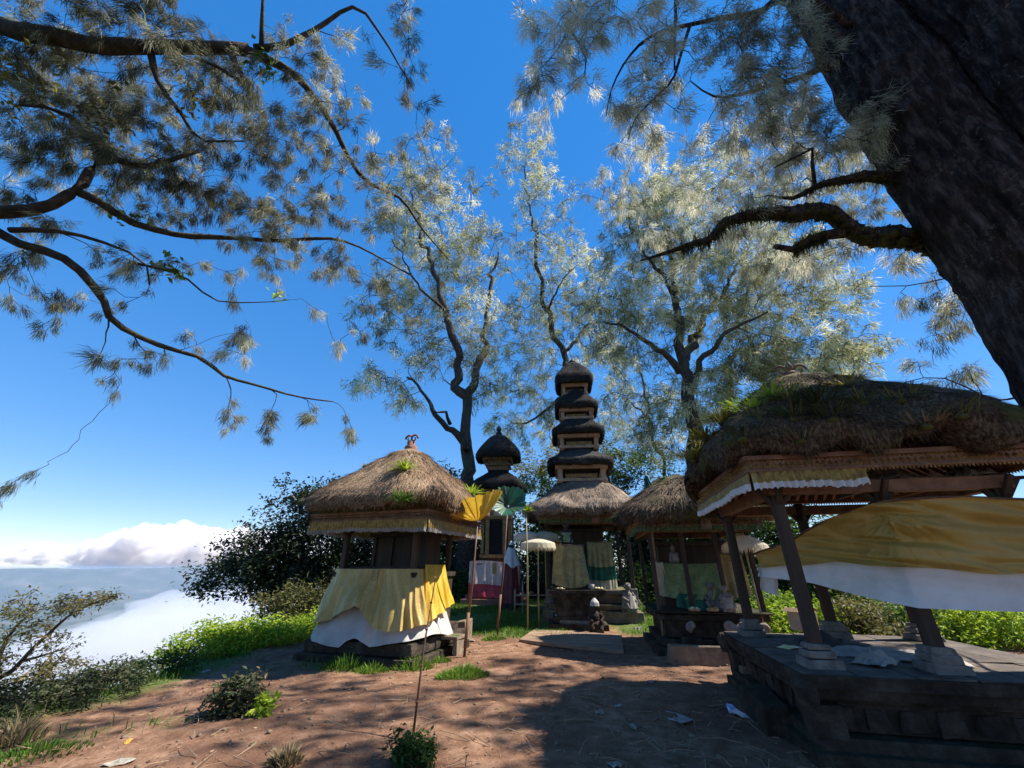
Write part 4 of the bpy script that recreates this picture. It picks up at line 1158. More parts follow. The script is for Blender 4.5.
def statue(label, p, h, mat, rz=0.0, hood=None, cloth=None, seed=0, pose=0, name='guardian_statue'):
    """squat carved guardian: base, crossed legs, belly, arms, head with crown; fused by remeshing"""
    t = thing(name, label, 'statue', p, rz)
    k = h
    mb = MB()
    mb.box((0, 0, 0.05 * k), (0.42 * k, 0.36 * k, 0.14 * k))
    mb.blob((0, -0.02 * k, 0.22 * k), (0.22 * k, 0.18 * k, 0.13 * k), 12, 0.1, seed)
    mb.blob((0, 0.0, 0.42 * k), (0.155 * k, 0.13 * k, 0.2 * k), 12, 0.1, seed + 1)
    for s in (-1, 1):
        mb.tube([(s * 0.15 * k, 0, 0.54 * k), (s * 0.24 * k, -0.03 * k, 0.42 * k), (s * 0.16 * k, -0.15 * k, (0.33 if s < 0 or not pose else 0.5) * k)], [0.065 * k, 0.055 * k, 0.045 * k], 8)
        mb.blob((s * 0.15 * k, -0.16 * k, (0.33 if s < 0 or not pose else 0.5) * k), 0.05 * k, 8, 0.1)
        mb.tube([(s * 0.1 * k, 0, 0.22 * k), (s * 0.2 * k, -0.14 * k, 0.24 * k), (s * 0.12 * k, -0.2 * k, 0.1 * k)], [0.09 * k, 0.075 * k, 0.055 * k], 8)
        mb.blob((s * 0.115 * k, 0, 0.73 * k), (0.03 * k, 0.035 * k, 0.06 * k), 6, 0.1)
    mb.tube([(0, 0, 0.55 * k), (0, -0.01 * k, 0.68 * k)], [0.07 * k, 0.07 * k], 8)
    mb.blob((0, -0.02 * k, 0.74 * k), (0.105 * k, 0.11 * k, 0.12 * k), 12, 0.05, seed)
    mb.blob((0, -0.13 * k, 0.735 * k), (0.028 * k, 0.03 * k, 0.035 * k), 6, 0.05)
    mb.blob((0, -0.115 * k, 0.685 * k), (0.05 * k, 0.03 * k, 0.02 * k), 6, 0.05)
    for s in (-1, 1): mb.blob((s * 0.045 * k, -0.115 * k, 0.77 * k), (0.025 * k, 0.02 * k, 0.02 * k), 6, 0.05)
    mb.lathe([(0.12 * k, 0.80 * k), (0.125 * k, 0.84 * k), (0.08 * k, 0.88 * k), (0.06 * k, 0.94 * k), (0.0, 1.0 * k)], 10)
    mb.build('figure', mat, t, smooth=True, remesh=0.014 * max(k, 0.6))
    if hood:
        P = []
        a = np.linspace(0, 6.283, 40, endpoint=False)
        for v in np.linspace(0, 1, 10):
            rr = k * (0.03 + 0.105 * min(1, v * 2) + 0.015 * v) * (1 + 0.08 * np.sin(a * 6) * v)
            P.append(np.stack([rr * np.cos(a), rr * np.sin(a) - 0.01, 0 * a + k * (1.0 - 0.24 * v)], -1))
        MB().grid(np.array(P), 0.5, wrap=True).build('head_cloth', hood, t, smooth=True)
    if cloth:
        P = []
        a = np.linspace(0, 6.283, 60, endpoint=False)
        for v in np.linspace(0, 1, 10):
            rr = k * (0.2 + 0.07 * v) * (1 + 0.06 * np.sin(a * 9 + v) * v)
            P.append(np.stack([rr * np.cos(a), rr * 0.9 * np.sin(a) - 0.02 * k, 0 * a + k * (0.46 - 0.36 * v)], -1))
        MB().grid(np.array(P), 0.5, wrap=True).build('waist_cloth', cloth, t, smooth=True)
    return t

# draped altars in front of the tall central shrine
def wp(px, py, Y): return W(px, py, Y)
pA = wp(579, 628, 13.2); ax = pA[0]
zA = gz(ax, 13.2)
pd = thing('offering_altar', 'dark carved stone altar before the tall central shrine, carrying a gold-grey draped seat', 'altar', (ax, 13.4, zA), R(-5))
topA = wp(579, 590, 12.9)[2] - zA
mb = MB(); plinth_stack(mb, [(0.82, 0.6, -0.2, 0.14), (0.7, 0.5, 0.14, 0.3), (0.6, 0.44, 0.3, topA - 0.2), (0.72, 0.52, topA - 0.2, topA - 0.1), (0.8, 0.58, topA - 0.1, topA)], 0.01)
carved_panel(mb, (0, -0.44, (0.3 + topA - 0.2) / 2), 1.0, topA - 0.55, 0.04, 26, 'x', 5)
mb.build('altar_base', MT['stone'], pd, bevel=0.014)
h1 = wp(575, 546, 13.2)[2] - zA
mb = MB(); mb.box((-0.15, 0.05, (topA + h1) / 2), (0.86, 0.6, h1 - topA - 0.03)); mb.build('seat_block', MT['wood'], pd)
draped_skirt('seat_drape', 0.43, 0.3, 0, 0.08, lambda u: -(h1 - topA) * 0.92 + 0.06 * math.sin(u * 9), MT['gold_olive'], pd, folds=0.04, nfold=8, seed=31, a0=175, a1=365, off=0.02).location = (-0.15, 0.05, h1)
mb = MB(); mb.box((-0.15, 0.05, h1 + 0.01), (0.92, 0.64, 0.05)); mb.build('seat_top', MT['gilt_dark'], pd, bevel=0.01)
pt_ = np.array([ax - 0.2, 13.42, zA + h1 + 0.035])
statue('small black crowned statue with a green waist cloth, on the gold-grey draped seat', pt_, 0.78, MT['stone'], 0, None, MT['green_gold'], 4)
# second draped altar
pB = wp(604, 588, 14.0); zB = gz(pB[0], 14.0)
zs = cz + 0.745
pe = thing('offering_altar', 'altar with gold, green and white cloth bands under the roof of the tall central shrine', 'altar', (pB[0] + 0.02, 14.45, zs), R(-5))
h2 = wp(604, 543, 14.2)[2] - zs
mb = MB(); mb.box((0, 0, h2 / 2), (0.76, 0.5, h2)); mb.build('altar_block', MT['wood'], pe)
hang('white_band', -0.44, 0.44, -0.28, h2 * 0.42, 0.03, MT['cream'], pe, 3, 0.04)
hang('green_band', -0.43, 0.43, -0.31, h2 * 0.62, h2 * 0.22, MT['green'], pe, 4, 0.05)
hang('gold_band', -0.4, 0.4, -0.34, h2 + 0.02, h2 * 0.5, MT['gold_olive'], pe, 5, 0.05)
mb = MB(); mb.box((0, 0, h2 + 0.02), (0.84, 0.58, 0.05)); mb.build('altar_top', MT['gilt_dark'], pe, bevel=0.01)
p = wp(596, 628, 12.6); statue('small black guardian statue with a white head cloth, standing before the central altar', (p[0], 12.55, gz(p[0], 12.55)), 0.82, MT['stone'], 0, MT['soiled_white'], None, 8)
p = wp(628, 600, 13.7); statue('pale guardian statue wrapped in white cloth at the right corner of the tall shrine', (p[0] + 0.02, 13.72, cz + 0.18), 0.9, MT['stone_mid'], R(20), None, MT['grey_cloth'], 9)
for i, (dx, lb, mt_) in enumerate([(-0.5, 'flat palm leaf tray of offerings at the left end of the dark altar', 'plank'), (0.42, 'pale cup of offerings at the right end of the dark altar', 'stone_white'), (0.63, 'low tray of offerings beside the pale cup on the dark altar', 'plank')]):
    q = thing('offering_tray' if mt_ == 'plank' else 'offering_cup', lb, 'offering', (ax + dx, 13.02, zA + topA + 0.001), 0.2 * i)
    if mt_ == 'plank':
        MB().lathe([(0.0, 0.005), (0.13, 0.006), (0.15, 0.04), (0.14, 0.042), (0.12, 0.015), (0.0, 0.014)], 12).build('tray_body', MT['bamboo'], q, smooth=True)
        mb = MB()
        for k in range(9): mb.blob((r9.uniform(-0.08, 0.08), r9.uniform(-0.08, 0.08), 0.04), r9.uniform(0.02, 0.035), 6, 0.2, k)
        mb.build('flower_heap', MT['paper_yellow'], q, smooth=True)
    else:
        MB().lathe([(0.0, 0.005), (0.05, 0.006), (0.075, 0.14), (0.07, 0.142), (0.045, 0.02), (0.0, 0.02)], 12).build('cup_body', MT['stone_white'], q, smooth=True)
# maroon draped guardian with a white hood beside the two-roofed shrine
p = wp(511, 594, 16.6)
t = thing('draped_pillar', 'pillar draped in maroon cloth under a white cloth hood, right of the pink skirted shrine', 'statue', (p[0], 16.6, gz(p[0], 16.6)))
zh = wp(511, 541, 16.6)[2] - gz(p[0], 16.6); zm = wp(511, 563, 16.6)[2] - gz(p[0], 16.6)
MB().lathe([(0.42, -0.1), (0.42, 0.12), (0.3, 0.15), (0.16, 0.3), (0.14, zh - 0.15)], 12).build('pillar', MT['stone'], t)
a = np.linspace(0, 6.283, 70, endpoint=False)
P = [np.stack([(0.2 + 0.13 * v) * (1 + 0.07 * np.sin(a * 8 + v)) * np.cos(a), (0.2 + 0.13 * v) * (1 + 0.07 * np.sin(a * 8 + v)) * np.sin(a), 0 * a + (zm + 0.15) * (1 - v) + 0.15 * v], -1) for v in np.linspace(0, 1, 12)]
MB().grid(np.array(P), 0.5, wrap=True).build('maroon_drape', MT['dark_red'], t, smooth=True)
P = [np.stack([(0.03 + 0.3 * v ** 0.8) * (1 + 0.1 * np.sin(a * 7) * v) * np.cos(a), (0.03 + 0.3 * v ** 0.8) * (1 + 0.1 * np.sin(a * 7) * v) * np.sin(a), 0 * a + zh + (zm - 0.1 - zh) * v + 0.08 * np.sin(a * 3.5) * v], -1) for v in np.linspace(0, 1, 14)]
MB().grid(np.array(P), 0.5, wrap=True).build('white_hood', MT['white'], t, smooth=True)

# statues and carved stones round the right shrine
ghz = gz(4.05, 10.5)
def on_gh(px, py, z):
    d = ray(px, py); tt = (ghz + z - 1.6) / d[2]; return CAM + d * tt
p = on_gh(672, 602, 0.8); statue('grey weathered statue at the left front corner of the green draped altar', (p[0] + 0.06, 9.62, ghz + 0.80), 0.62, MT['stone_mid'], R(-10), None, None, 12)
statue('pale pinkish seated statue at the right front corner of the green draped altar', (4.45, 9.42, ghz + 0.80), 0.56, MT['stone_pink'], R(-10), None, MT['grey_cloth'], 13, 1)
statue('little pale statue set high behind the green and gold cloth', (3.72, 10.02, ghz + 1.72), 0.4, MT['stone_mid'], 0, None, MT['grey_cloth'], 14)
def carved_stone(label, p, sz, rz, seed):
    mb = MB()
    mb.blob((0, 0, 0.5 * sz[2]), (sz[0], sz[1], 0.5 * sz[2]), 12, 0.25, seed)
    if seed != 9: swirl(mb, (-sz[0] * 0.7, 0, sz[2] * 0.75), sz[2] * 0.35, sz[1] * 0.5, 1.2)
    swirl(mb, (sz[0] * 0.7, 0, sz[2] * 0.7), sz[2] * 0.35, sz[1] * 0.5, 1.2, flip=-1)
    o = mb.build('carved_stone', MT['stone_pink'], None, smooth=True, remesh=0.016)
    o.location = p; o.rotation_euler = (0, 0, rz)
    return tag(o, label, 'stone')
q = (4.42, 9.16); carved_stone('pale scrolled stone ornament leaning on the shrine base below the pinkish statue', (q[0], q[1], ghz + 0.35), (0.2, 0.09, 0.26), R(-10), 3)
carved_stone('pale rounded stone ornament, right of the scrolled one below the pinkish statue', (4.80, 9.05, ghz + 0.36), (0.15, 0.1, 0.24), R(-20), 7)
carved_stone('small pale shell shaped stone on the left face of the shrine base', (3.55, 9.30, ghz + 0.42), (0.07, 0.06, 0.2), R(-10), 9)
for (x, y, lb) in ((4.42, 9.16, 'narrow dark ledge stone under the scrolled ornament'), (4.80, 9.05, 'short dark ledge stone under the rounded ornament'), (3.55, 9.30, 'small dark ledge stone under the shell shaped ornament')):
    mb = MB().box((0, 0, 0.17), (0.36, 0.22, 0.4), jit=0.012); o = mb.build('ledge_stone', MT['stone'], None, bevel=0.015); o.location = (x, y, ghz - 0.01); tag(o, lb, 'stone')
stone_block(577, 629, (0.95, 0.4, 0.22), R(-5), 'low grey stone step in front of the dark central altar', 'stone_mid')
stone_block(561, 627, (0.28, 0.3, 0.3), R(10), 'small pale stone at the left foot of the dark central altar', 'stone_white')

# two boards laid on the ground
def board(c4, label):
    P = [G(*c) for c in c4]
    c = sum(P) / 4
    o = thing('plank_walk', label, 'boards', c)
    up = np.array([0, 0, 0.05])
    L0, R0, R1, L1 = P
    n = 3
    for k in range(n):
        a_, b_ = (k + 0.02) / n, (k + 0.98) / n
        q = [L0 + (L1 - L0) * a_, R0 + (R1 - R0) * a_, R0 + (R1 - R0) * b_, L0 + (L1 - L0) * b_]
        q = [x - c for x in q]
        dz = np.array([0, 0, 0.006 * rng.normal()])
        v = [x + np.array([0, 0, -0.02]) for x in q] + [x + up + dz for x in q]
        MB().add(v, quads=[(3, 2, 1, 0), (4, 5, 6, 7), (0, 1, 5, 4), (1, 2, 6, 5), (2, 3, 7, 6), (3, 0, 4, 7)]).build('board', MT['plank'], o, bevel=0.006)
board([(519, 642), (624, 654), (622, 637), (537, 629)], 'weathered boards laid side by side on the dirt before the central altar')

# upright bamboo stick rising from the foreground tuft
b = G(412, 742); e = W(436, 575, b[1] + 0.5)
t = thing('bamboo_stake', 'thin dark bamboo stake standing in the foreground weeds', 'stake', b)
MB().tube([(0, 0, -0.05), (e - b) * 0.5 + np.array([-0.02, 0, 0]), e - b], [0.013, 0.011, 0.006], 7).build('stake', MT['pole'], t, smooth=True)
mb = MB()
for f in (0.2, 0.4, 0.62, 0.8): mb.tube([(e - b) * f + np.array([-0.02 * math.sin(f * 3.14), 0, 0]) - np.array([0, 0, 0.008]), (e - b) * f + np.array([-0.02 * math.sin(f * 3.14), 0, 0.008])], 0.016, 7)
mb.build('node', MT['pole'], t, smooth=True, label='swollen bamboo joints')

# litter
def scrap(px, py, size, mat, label, seed, name='paper_scrap', cat='litter', h=0.02):
    p = G(px, py)
    r2 = np.random.default_rng(seed)
    a = np.linspace(0, 6.283, 9, endpoint=False)
    P = []
    for v in np.linspace(0.05, 1, 5):
        rr = size * v * (1 + 0.3 * vn(np.stack([np.cos(a) * 2, np.sin(a) * 2, a * 0 + seed], -1), seed))
        P.append(np.stack([rr * np.cos(a), rr * np.sin(a) * 0.7, h * (0.6 + vn(np.stack([np.cos(a) * v * 3, np.sin(a) * v * 3, a * 0 + seed * 2], -1), seed))], -1))
    o = MB().grid(np.array(P), 0.5, wrap=True).build(name, mat, None)
    o.location = p; o.rotation_euler = (0, 0, r2.uniform(0, 6))
    return tag(o, label, cat, 'litter on the dirt')
scrap(737, 716, 0.11, MT['blue_plastic'], 'crumpled pale blue plastic on the dirt by the stone step', 4, 'plastic_bag', 'litter', 0.08)
scrap(600, 713, 0.07, MT['paper'], 'pale crumpled scrap nearest the shadow edge on the dirt', 5)
scrap(618, 707, 0.055, MT['paper'], 'small flat scrap just right of the pale crumpled one', 6)
scrap(652, 682, 0.06, MT['paper'], 'scrap lying farthest back on the shaded dirt', 7)
scrap(633, 728, 0.06, MT['paper'], 'grey folded scrap in the middle of the shaded dirt', 8)
scrap(676, 718, 0.22, MT['grey_cloth'], 'large flat dirty rag on the shaded dirt', 9, 'rag', 'litter', 0.012)
scrap(614, 766, 0.06, MT['paper'], 'white scrap at the very front of the shaded dirt', 10)
scrap(118, 764, 0.13, MT['paper'], 'torn white paper on the left foreground dirt', 11)
scrap(22, 711, 0.14, MT['paper'], 'white plastic scrap caught in the weeds at the far left rim', 12, 'plastic_bag', 'litter', 0.12)
scrap(205, 672, 0.12, MT['paper'], 'pale scrap under the rim bushes', 13)
scrap(128, 742, 0.05, MT['orange'], 'small orange red scrap on the left dirt', 14)
scrap(552, 622, 0.10, MT['stone_white'], 'pale shell like offering on the lawn by the dark altar', 15, 'offering', 'litter', 0.06)
scrap(638, 630, 0.12, MT['paper'], 'crumpled pale wrapper right of the boards', 16, 'paper_scrap', 'litter', 0.06)
scrap(472, 641, 0.09, MT['paper'], 'pale scrap near the yellow parasol pole', 17)

# fallen leaves, pebbles and twigs: nobody could count them
r3 = np.random.default_rng(12)
n = 6500
x = r3.uniform(-6, 4.2, n); y = 4.2 + 8 * r3.random(n) ** 1.2
z = ground_z(x, y) + 0.006
a = r3.uniform(0, 6.283, n); L = 0.008 + 0.03 * r3.random(n) ** 2; wd = L * r3.uniform(0.12, 0.45, n)
d = np.stack([np.cos(a), np.sin(a), r3.normal(0.1, 0.2, n)], -1) * L[:, None]
s = np.stack([-np.sin(a), np.cos(a), r3.normal(0, 0.3, n)], -1) * wd[:, None]
c = np.stack([x, y, z], -1)
V = np.stack([c - d, c + s, c + d, c - s], 1).reshape(-1, 3)
o = MB().add(V, quads=np.arange(4 * n).reshape(-1, 4), tone=np.repeat(r3.random(n), 4)).build('fallen_leaves', MT['dry_leaf'])
tag(o, 'dry leaves scattered over the dirt', 'leaves', kind='stuff')
mb = MB()
for i in range(700):
    x = r3.uniform(-6, 4); y = 4.3 + 7 * r3.random() ** 1.3; s = 0.008 + 0.03 * r3.random() ** 3
    mb.blob((x, y, gz(x, y) + s * 0.25), (s, s * r3.uniform(0.6, 1), s * 0.6), 6, 0.3, i, rz=r3.uniform(0, 6))
o = mb.build('pebbles', MT['stone_warm'], smooth=True); tag(o, 'small stones scattered over the dirt', 'pebbles', kind='stuff')
mb = MB()
for i in range(150):
    x = r3.uniform(0.6, 3.2) if i < 80 else r3.uniform(-5, 1); y = r3.uniform(4.3, 6.6); l = r3.uniform(0.1, 0.5); a = r3.uniform(0, 6.28)
    p0 = np.array([x, y, gz(x, y) + 0.01]); p2 = p0 + np.array([math.cos(a) * l, math.sin(a) * l, 0.02]); p1 = (p0 + p2) / 2 + np.array([r3.normal(0, 0.04), r3.normal(0, 0.04), 0.02])
    mb.tube([p0, p1, p2], [0.005, 0.004, 0.002], 4)
o = mb.build('fallen_twigs', MT['plank']); tag(o, 'thin twigs and palm strips strewn over the shaded dirt', 'twigs', kind='stuff')

# ------------------------------------------------------------------ vegetation
def grass_field(name, pts, hgt, wd, mat, label, seed, parent=None, kind='stuff', lean=0.5, tone=None):
    r2 = np.random.default_rng(seed)
    n = len(pts); a = r2.uniform(0, 6.283, n)
    h = hgt * r2.uniform(0.45, 1.3, n)
    ln = np.abs(r2.normal(0, lean, n))
    d = np.stack([np.cos(a) * ln, np.sin(a) * ln, np.ones(n)], -1) * h[:, None]
    b_ = r2.uniform(0, 6.283, n)
    s = np.stack([np.cos(b_), np.sin(b_), b_ * 0], -1) * (wd * r2.uniform(0.6, 1.3, n))[:, None]
    mid = pts + d * 0.55 * np.array([0.7, 0.7, 1.15])
    V = np.stack([pts - s, pts + s, mid + s * 0.8, mid - s * 0.8, pts + d], 1).reshape(-1, 3)
    k = np.arange(n)[:, None] * 5
    tn = np.repeat(np.clip((0.5 if tone is None else tone) + r2.normal(0, 0.2, n), 0, 1), 5)
    o = MB().add(V, quads=k + np.array([[0, 1, 2, 3]]), tris=k + np.array([[3, 2, 4]]), tone=tn).build(name, mat, parent)
    if parent is None: tag(o, label, 'grass', kind=kind)
    return o
r4 = np.random.default_rng(21)
def scatter(n, x0, x1, y0, y1, f):
    x = r4.uniform(x0, x1, n); y = r4.uniform(y0, y1, n)
    k = r4.random(n) < f(x, y)
    x, y = x[k], y[k]
    return np.stack([x, y, ground_z(x, y) - 0.01], -1)
pts = scatter(90000, -6, 6, 10.8, 21, lambda x, y: grass_amount(x, y) * sstep(-0.35, 0.2, vn(np.stack([x * 0.9, y * 0.9, x * 0], -1), 4)) * 0.9)
grass_field('lawn', pts, 0.09, 0.008, MT['grass'], 'short green grass between the shrines', 5)
pts = scatter(60000, -9, 0, 4.2, 11, lambda x, y: np.clip(grass_amount(x, y), 0, 1) ** 1.5 * sstep(-0.3, 0.4, vn(np.stack([x * 1.6, y * 1.6, x * 0], -1), 6)) * 0.5)
grass_field('rim_grass', pts, 0.12, 0.007, MT['grass'], 'rough grass and weeds along the crater rim', 6, tone=0.3)

def grass_tuft(px, py, r, n, h, label, mat='grass', seed=0, group='grass tufts on the dirt', tone=0.6, p=None):
    p = G(px, py) if p is None else p
    r2 = np.random.default_rng(seed)
    rr = r * np.sqrt(r2.random(n)); a = r2.uniform(0, 6.283, n)
    q = np.stack([rr * np.cos(a), rr * np.sin(a) * 0.7, np.zeros(n)], -1)
    q[:, 2] = ground_z(p[0] + q[:, 0], p[1] + q[:, 1]) - p[2] - 0.005
    o = grass_field('grass_tuft', q, h, 0.008, MT[mat], None, seed, parent=False or None, tone=tone) if False else None
    hgt = h * (1.25 - rr / r)
    d_a = r2.uniform(0, 6.283, n)
    d = np.stack([np.cos(a) * rr / r * 0.9 + 0.25 * np.cos(d_a), np.sin(a) * rr / r * 0.9 + 0.25 * np.sin(d_a), np.ones(n)], -1) * (hgt * r2.uniform(0.6, 1.2, n))[:, None]
    s = np.stack([-np.sin(d_a), np.cos(d_a), 0 * a], -1) * 0.008
    mid = q + d * 0.55 * np.array([0.6, 0.6, 1.2])
    V = np.stack([q - s, q + s, mid + s * 0.8, mid - s * 0.8, q + d], 1).reshape(-1, 3)
    k = np.arange(n)[:, None] * 5
    o = MB().add(V, quads=k + np.array([[0, 1, 2, 3]]), tris=k + np.array([[3, 2, 4]]), tone=np.repeat(np.clip(tone + r2.normal(0, 0.2, n), 0, 1), 5)).build('grass_tuft', MT[mat])
    o.location = p
    return tag(o, label, 'grass', group)
grass_tuft(462, 676, 0.42, 900, 0.16, 'bright green grass tuft at the foot of the yellow parasol pole', seed=1)
grass_tuft(413, 668, 0.36, 500, 0.2, 'bright grass tuft at the right front corner of the gold wrapped shrine', seed=2)
grass_tuft(372, 672, 0.3, 300, 0.14, 'grass tuft in front of the middle of the gold wrapped shrine', seed=3, tone=0.5)
grass_tuft(345, 668, 0.4, 420, 0.22, 'dark weedy tuft at the left front corner of the gold wrapped shrine', seed=4, tone=0.2)
grass_tuft(494, 640, 0.3, 300, 0.14, 'grass tuft at the foot of the green parasol pole', seed=5)
grass_tuft(440, 662, 0.22, 200, 0.12, 'small grass tuft under the little stone seat', seed=6)
grass_tuft(40, 752, 0.45, 420, 0.09, 'low weed patch in the left foreground corner', seed=7, tone=0.25)['kind'] = 'stuff'
grass_tuft(285, 764, 0.14, 220, 0.16, 'dry straw tuft at the front edge of the dirt', 'straw', seed=8)
grass_tuft(15, 742, 0.25, 260, 0.28, 'dry brown grass clump at the far left foreground', 'straw', seed=9)

# shrubs
def leaf_cloud(mb, centers, per, size, spread, r2, tone0=0.5, tvar=0.18, flat=0.3, aspect=0.45, tones=None):
    n = len(centers) * per
    c = np.repeat(np.asarray(centers), per, 0) + r2.normal(0, spread, (n, 3)) * np.array([1, 1, 0.75])
    d = r2.normal(0, 1, (n, 3)); d[:, 2] = d[:, 2] * 0.6 - flat * 0.3; d /= np.linalg.norm(d, axis=1, keepdims=True)
    up = r2.normal(0, 0.6, (n, 3)) + np.array([0.1, -0.1, 1.0])
    s = np.cross(d, up); s /= np.linalg.norm(s, axis=1, keepdims=True) + 1e-9
    nm = np.cross(s, d)
    L = (size * r2.uniform(0.6, 1.35, n))[:, None]
    v0 = c; v1 = c + d * L * 0.5 + s * L * aspect * 0.5 + nm * L * 0.06; v2 = c + d * L - nm * L * 0.08; v3 = c + d * L * 0.5 - s * L * aspect * 0.5 + nm * L * 0.06
    V = np.stack([v0, v1, v2, v3], 1).reshape(-1, 3)
    ct_ = np.clip(tone0 + r2.normal(0, tvar, len(centers)), 0, 1) if tones is None else tones
    tn = np.clip(np.repeat(ct_, per) + r2.normal(0, 0.1, n), 0, 1)
    k = np.arange(n)[:, None] * 4
    mb.add(V, tris=np.concatenate([k + np.array([[0, 1, 2]]), k + np.array([[0, 2, 3]])]), tone=np.repeat(tn, 4))
    return mb

def shrub(label, base, r, nclump, per, size, mat, seed, name='shrub', cat='shrub', group=None, stems=7, stemmat='bark_grey', tone0=0.5, low=0.1, spread=None):
    r2 = np.random.default_rng(seed)
    t = thing(name, label, cat, base, 0, group)
    r = np.array(r)
    u = r2.normal(0, 1, (nclump, 3)); u /= np.linalg.norm(u, axis=1, keepdims=True)
    u[:, 2] = np.abs(u[:, 2]) * 1.0 - low
    k = r2.uniform(0.45, 1.05, (nclump, 1)) * (1 + 0.25 * vn(u * 2 + seed, seed))[:, None]
    C = u * k * r + np.array([0, 0, r[2] * low])
    leaf_cloud(MB(), C, per, size, spread if spread else r.mean() * 0.13, r2, tone0).build('foliage', MT[mat], t)
    mb = MB()
    for i in range(stems):
        e = C[r2.integers(0, nclump)]
        p0 = np.array([r2.normal(0, 0.05) * r[0], r2.normal(0, 0.05) * r[1], -0.15])
        m = (p0 + e) / 2 + np.array([r2.normal(0, 0.1) * r[0], r2.normal(0, 0.1) * r[1], 0.1 * r[2]])
        w0 = 0.012 + 0.012 * r.mean()
        mb.tube([p0, m, e], [w0, w0 * 0.7, w0 * 0.3], 5)
    mb.build('stem', MT[stemmat], t, smooth=True, label='bundle of thin woody stems')
    return t

def onz(px, Y, dz=0.0, py=600):
    p = W(px, py, Y); return np.array([p[0], Y, gz(p[0], Y) + dz])
b = G(236, 714); shrub('low dark green bush standing alone on the left dirt', b, (0.36, 0.32, 0.42), 70, 26, 0.07, 'leaf_dark', 3, tone0=0.6)
b2 = G(262, 716); shrub('small yellow green leafy plant against the low dark bush', b2, (0.13, 0.12, 0.2), 16, 12, 0.09, 'leaf_bright', 4, 'leafy_plant', 'plant', stems=4)
b = G(412, 764); shrub('dark weedy clump round the bamboo stake in the foreground', b, (0.24, 0.2, 0.26), 60, 22, 0.05, 'leaf', 5, 'weed_clump', 'weeds', tone0=0.3)
# rim bushes, left to right
rimg = 'bushes along the crater rim'
for i, (px, py, Y, r, n, per, sz, mt_, tn, lb) in enumerate([
    (205, 655, 10.2, (0.9, 0.7, 0.55), 130, 26, 0.085, 'leaf_bright', 0.5, 'bright lime green bush where the rim turns, leftmost of the sunlit ones'),
    (243, 650, 11.0, (1.0, 0.8, 0.75), 150, 26, 0.085, 'leaf_bright', 0.55, 'tall lime green bush between two others on the sunlit rim'),
    (285, 642, 11.8, (1.0, 0.8, 0.55), 130, 26, 0.085, 'leaf_bright', 0.45, 'lime green bush on the rim, third from the cliff side'),
    (322, 640, 12.5, (0.9, 0.8, 0.6), 110, 26, 0.085, 'leaf_bright', 0.4, 'sunlit green bush just left of the gold wrapped shrine'),
    (12, 690, 6.3, (0.8, 0.6, 0.4), 110, 26, 0.06, 'leaf_dark', 0.5, 'dark low bush at the far left end of the rim'),
    (62, 680, 7.0, (0.8, 0.6, 0.34), 100, 26, 0.06, 'leaf_dark', 0.55, 'dark low bush right of the far left one on the rim'),
    (112, 672, 7.6, (0.7, 0.6, 0.32), 90, 26, 0.06, 'leaf_dark', 0.5, 'dark low bush in the middle of the shaded rim'),
    (158, 664, 8.5, (0.8, 0.6, 0.36), 100, 26, 0.06, 'leaf', 0.25, 'dark green bush joining the shaded rim to the sunlit bushes'),
    (300, 606, 14.5, (1.6, 1.2, 1.1), 170, 26, 0.12, 'leaf_olive', 0.4, 'olive shrub mass below the dark round tree'),
    (355, 602, 14.8, (1.3, 1.0, 1.3), 150, 26, 0.11, 'leaf_olive', 0.3, 'olive shrub behind the left corner of the gold wrapped shrine'),
    ]):
    p = W(px, py, Y)
    shrub(lb, (p[0], Y, max(gz(p[0], Y), -0.9) if Y < 9.5 else gz(p[0], Y) if gz(p[0], Y) > -0.8 else -0.8), r, n, per, sz, mt_, 40 + i, 'rim_bush', 'bush', rimg, tone0=tn)

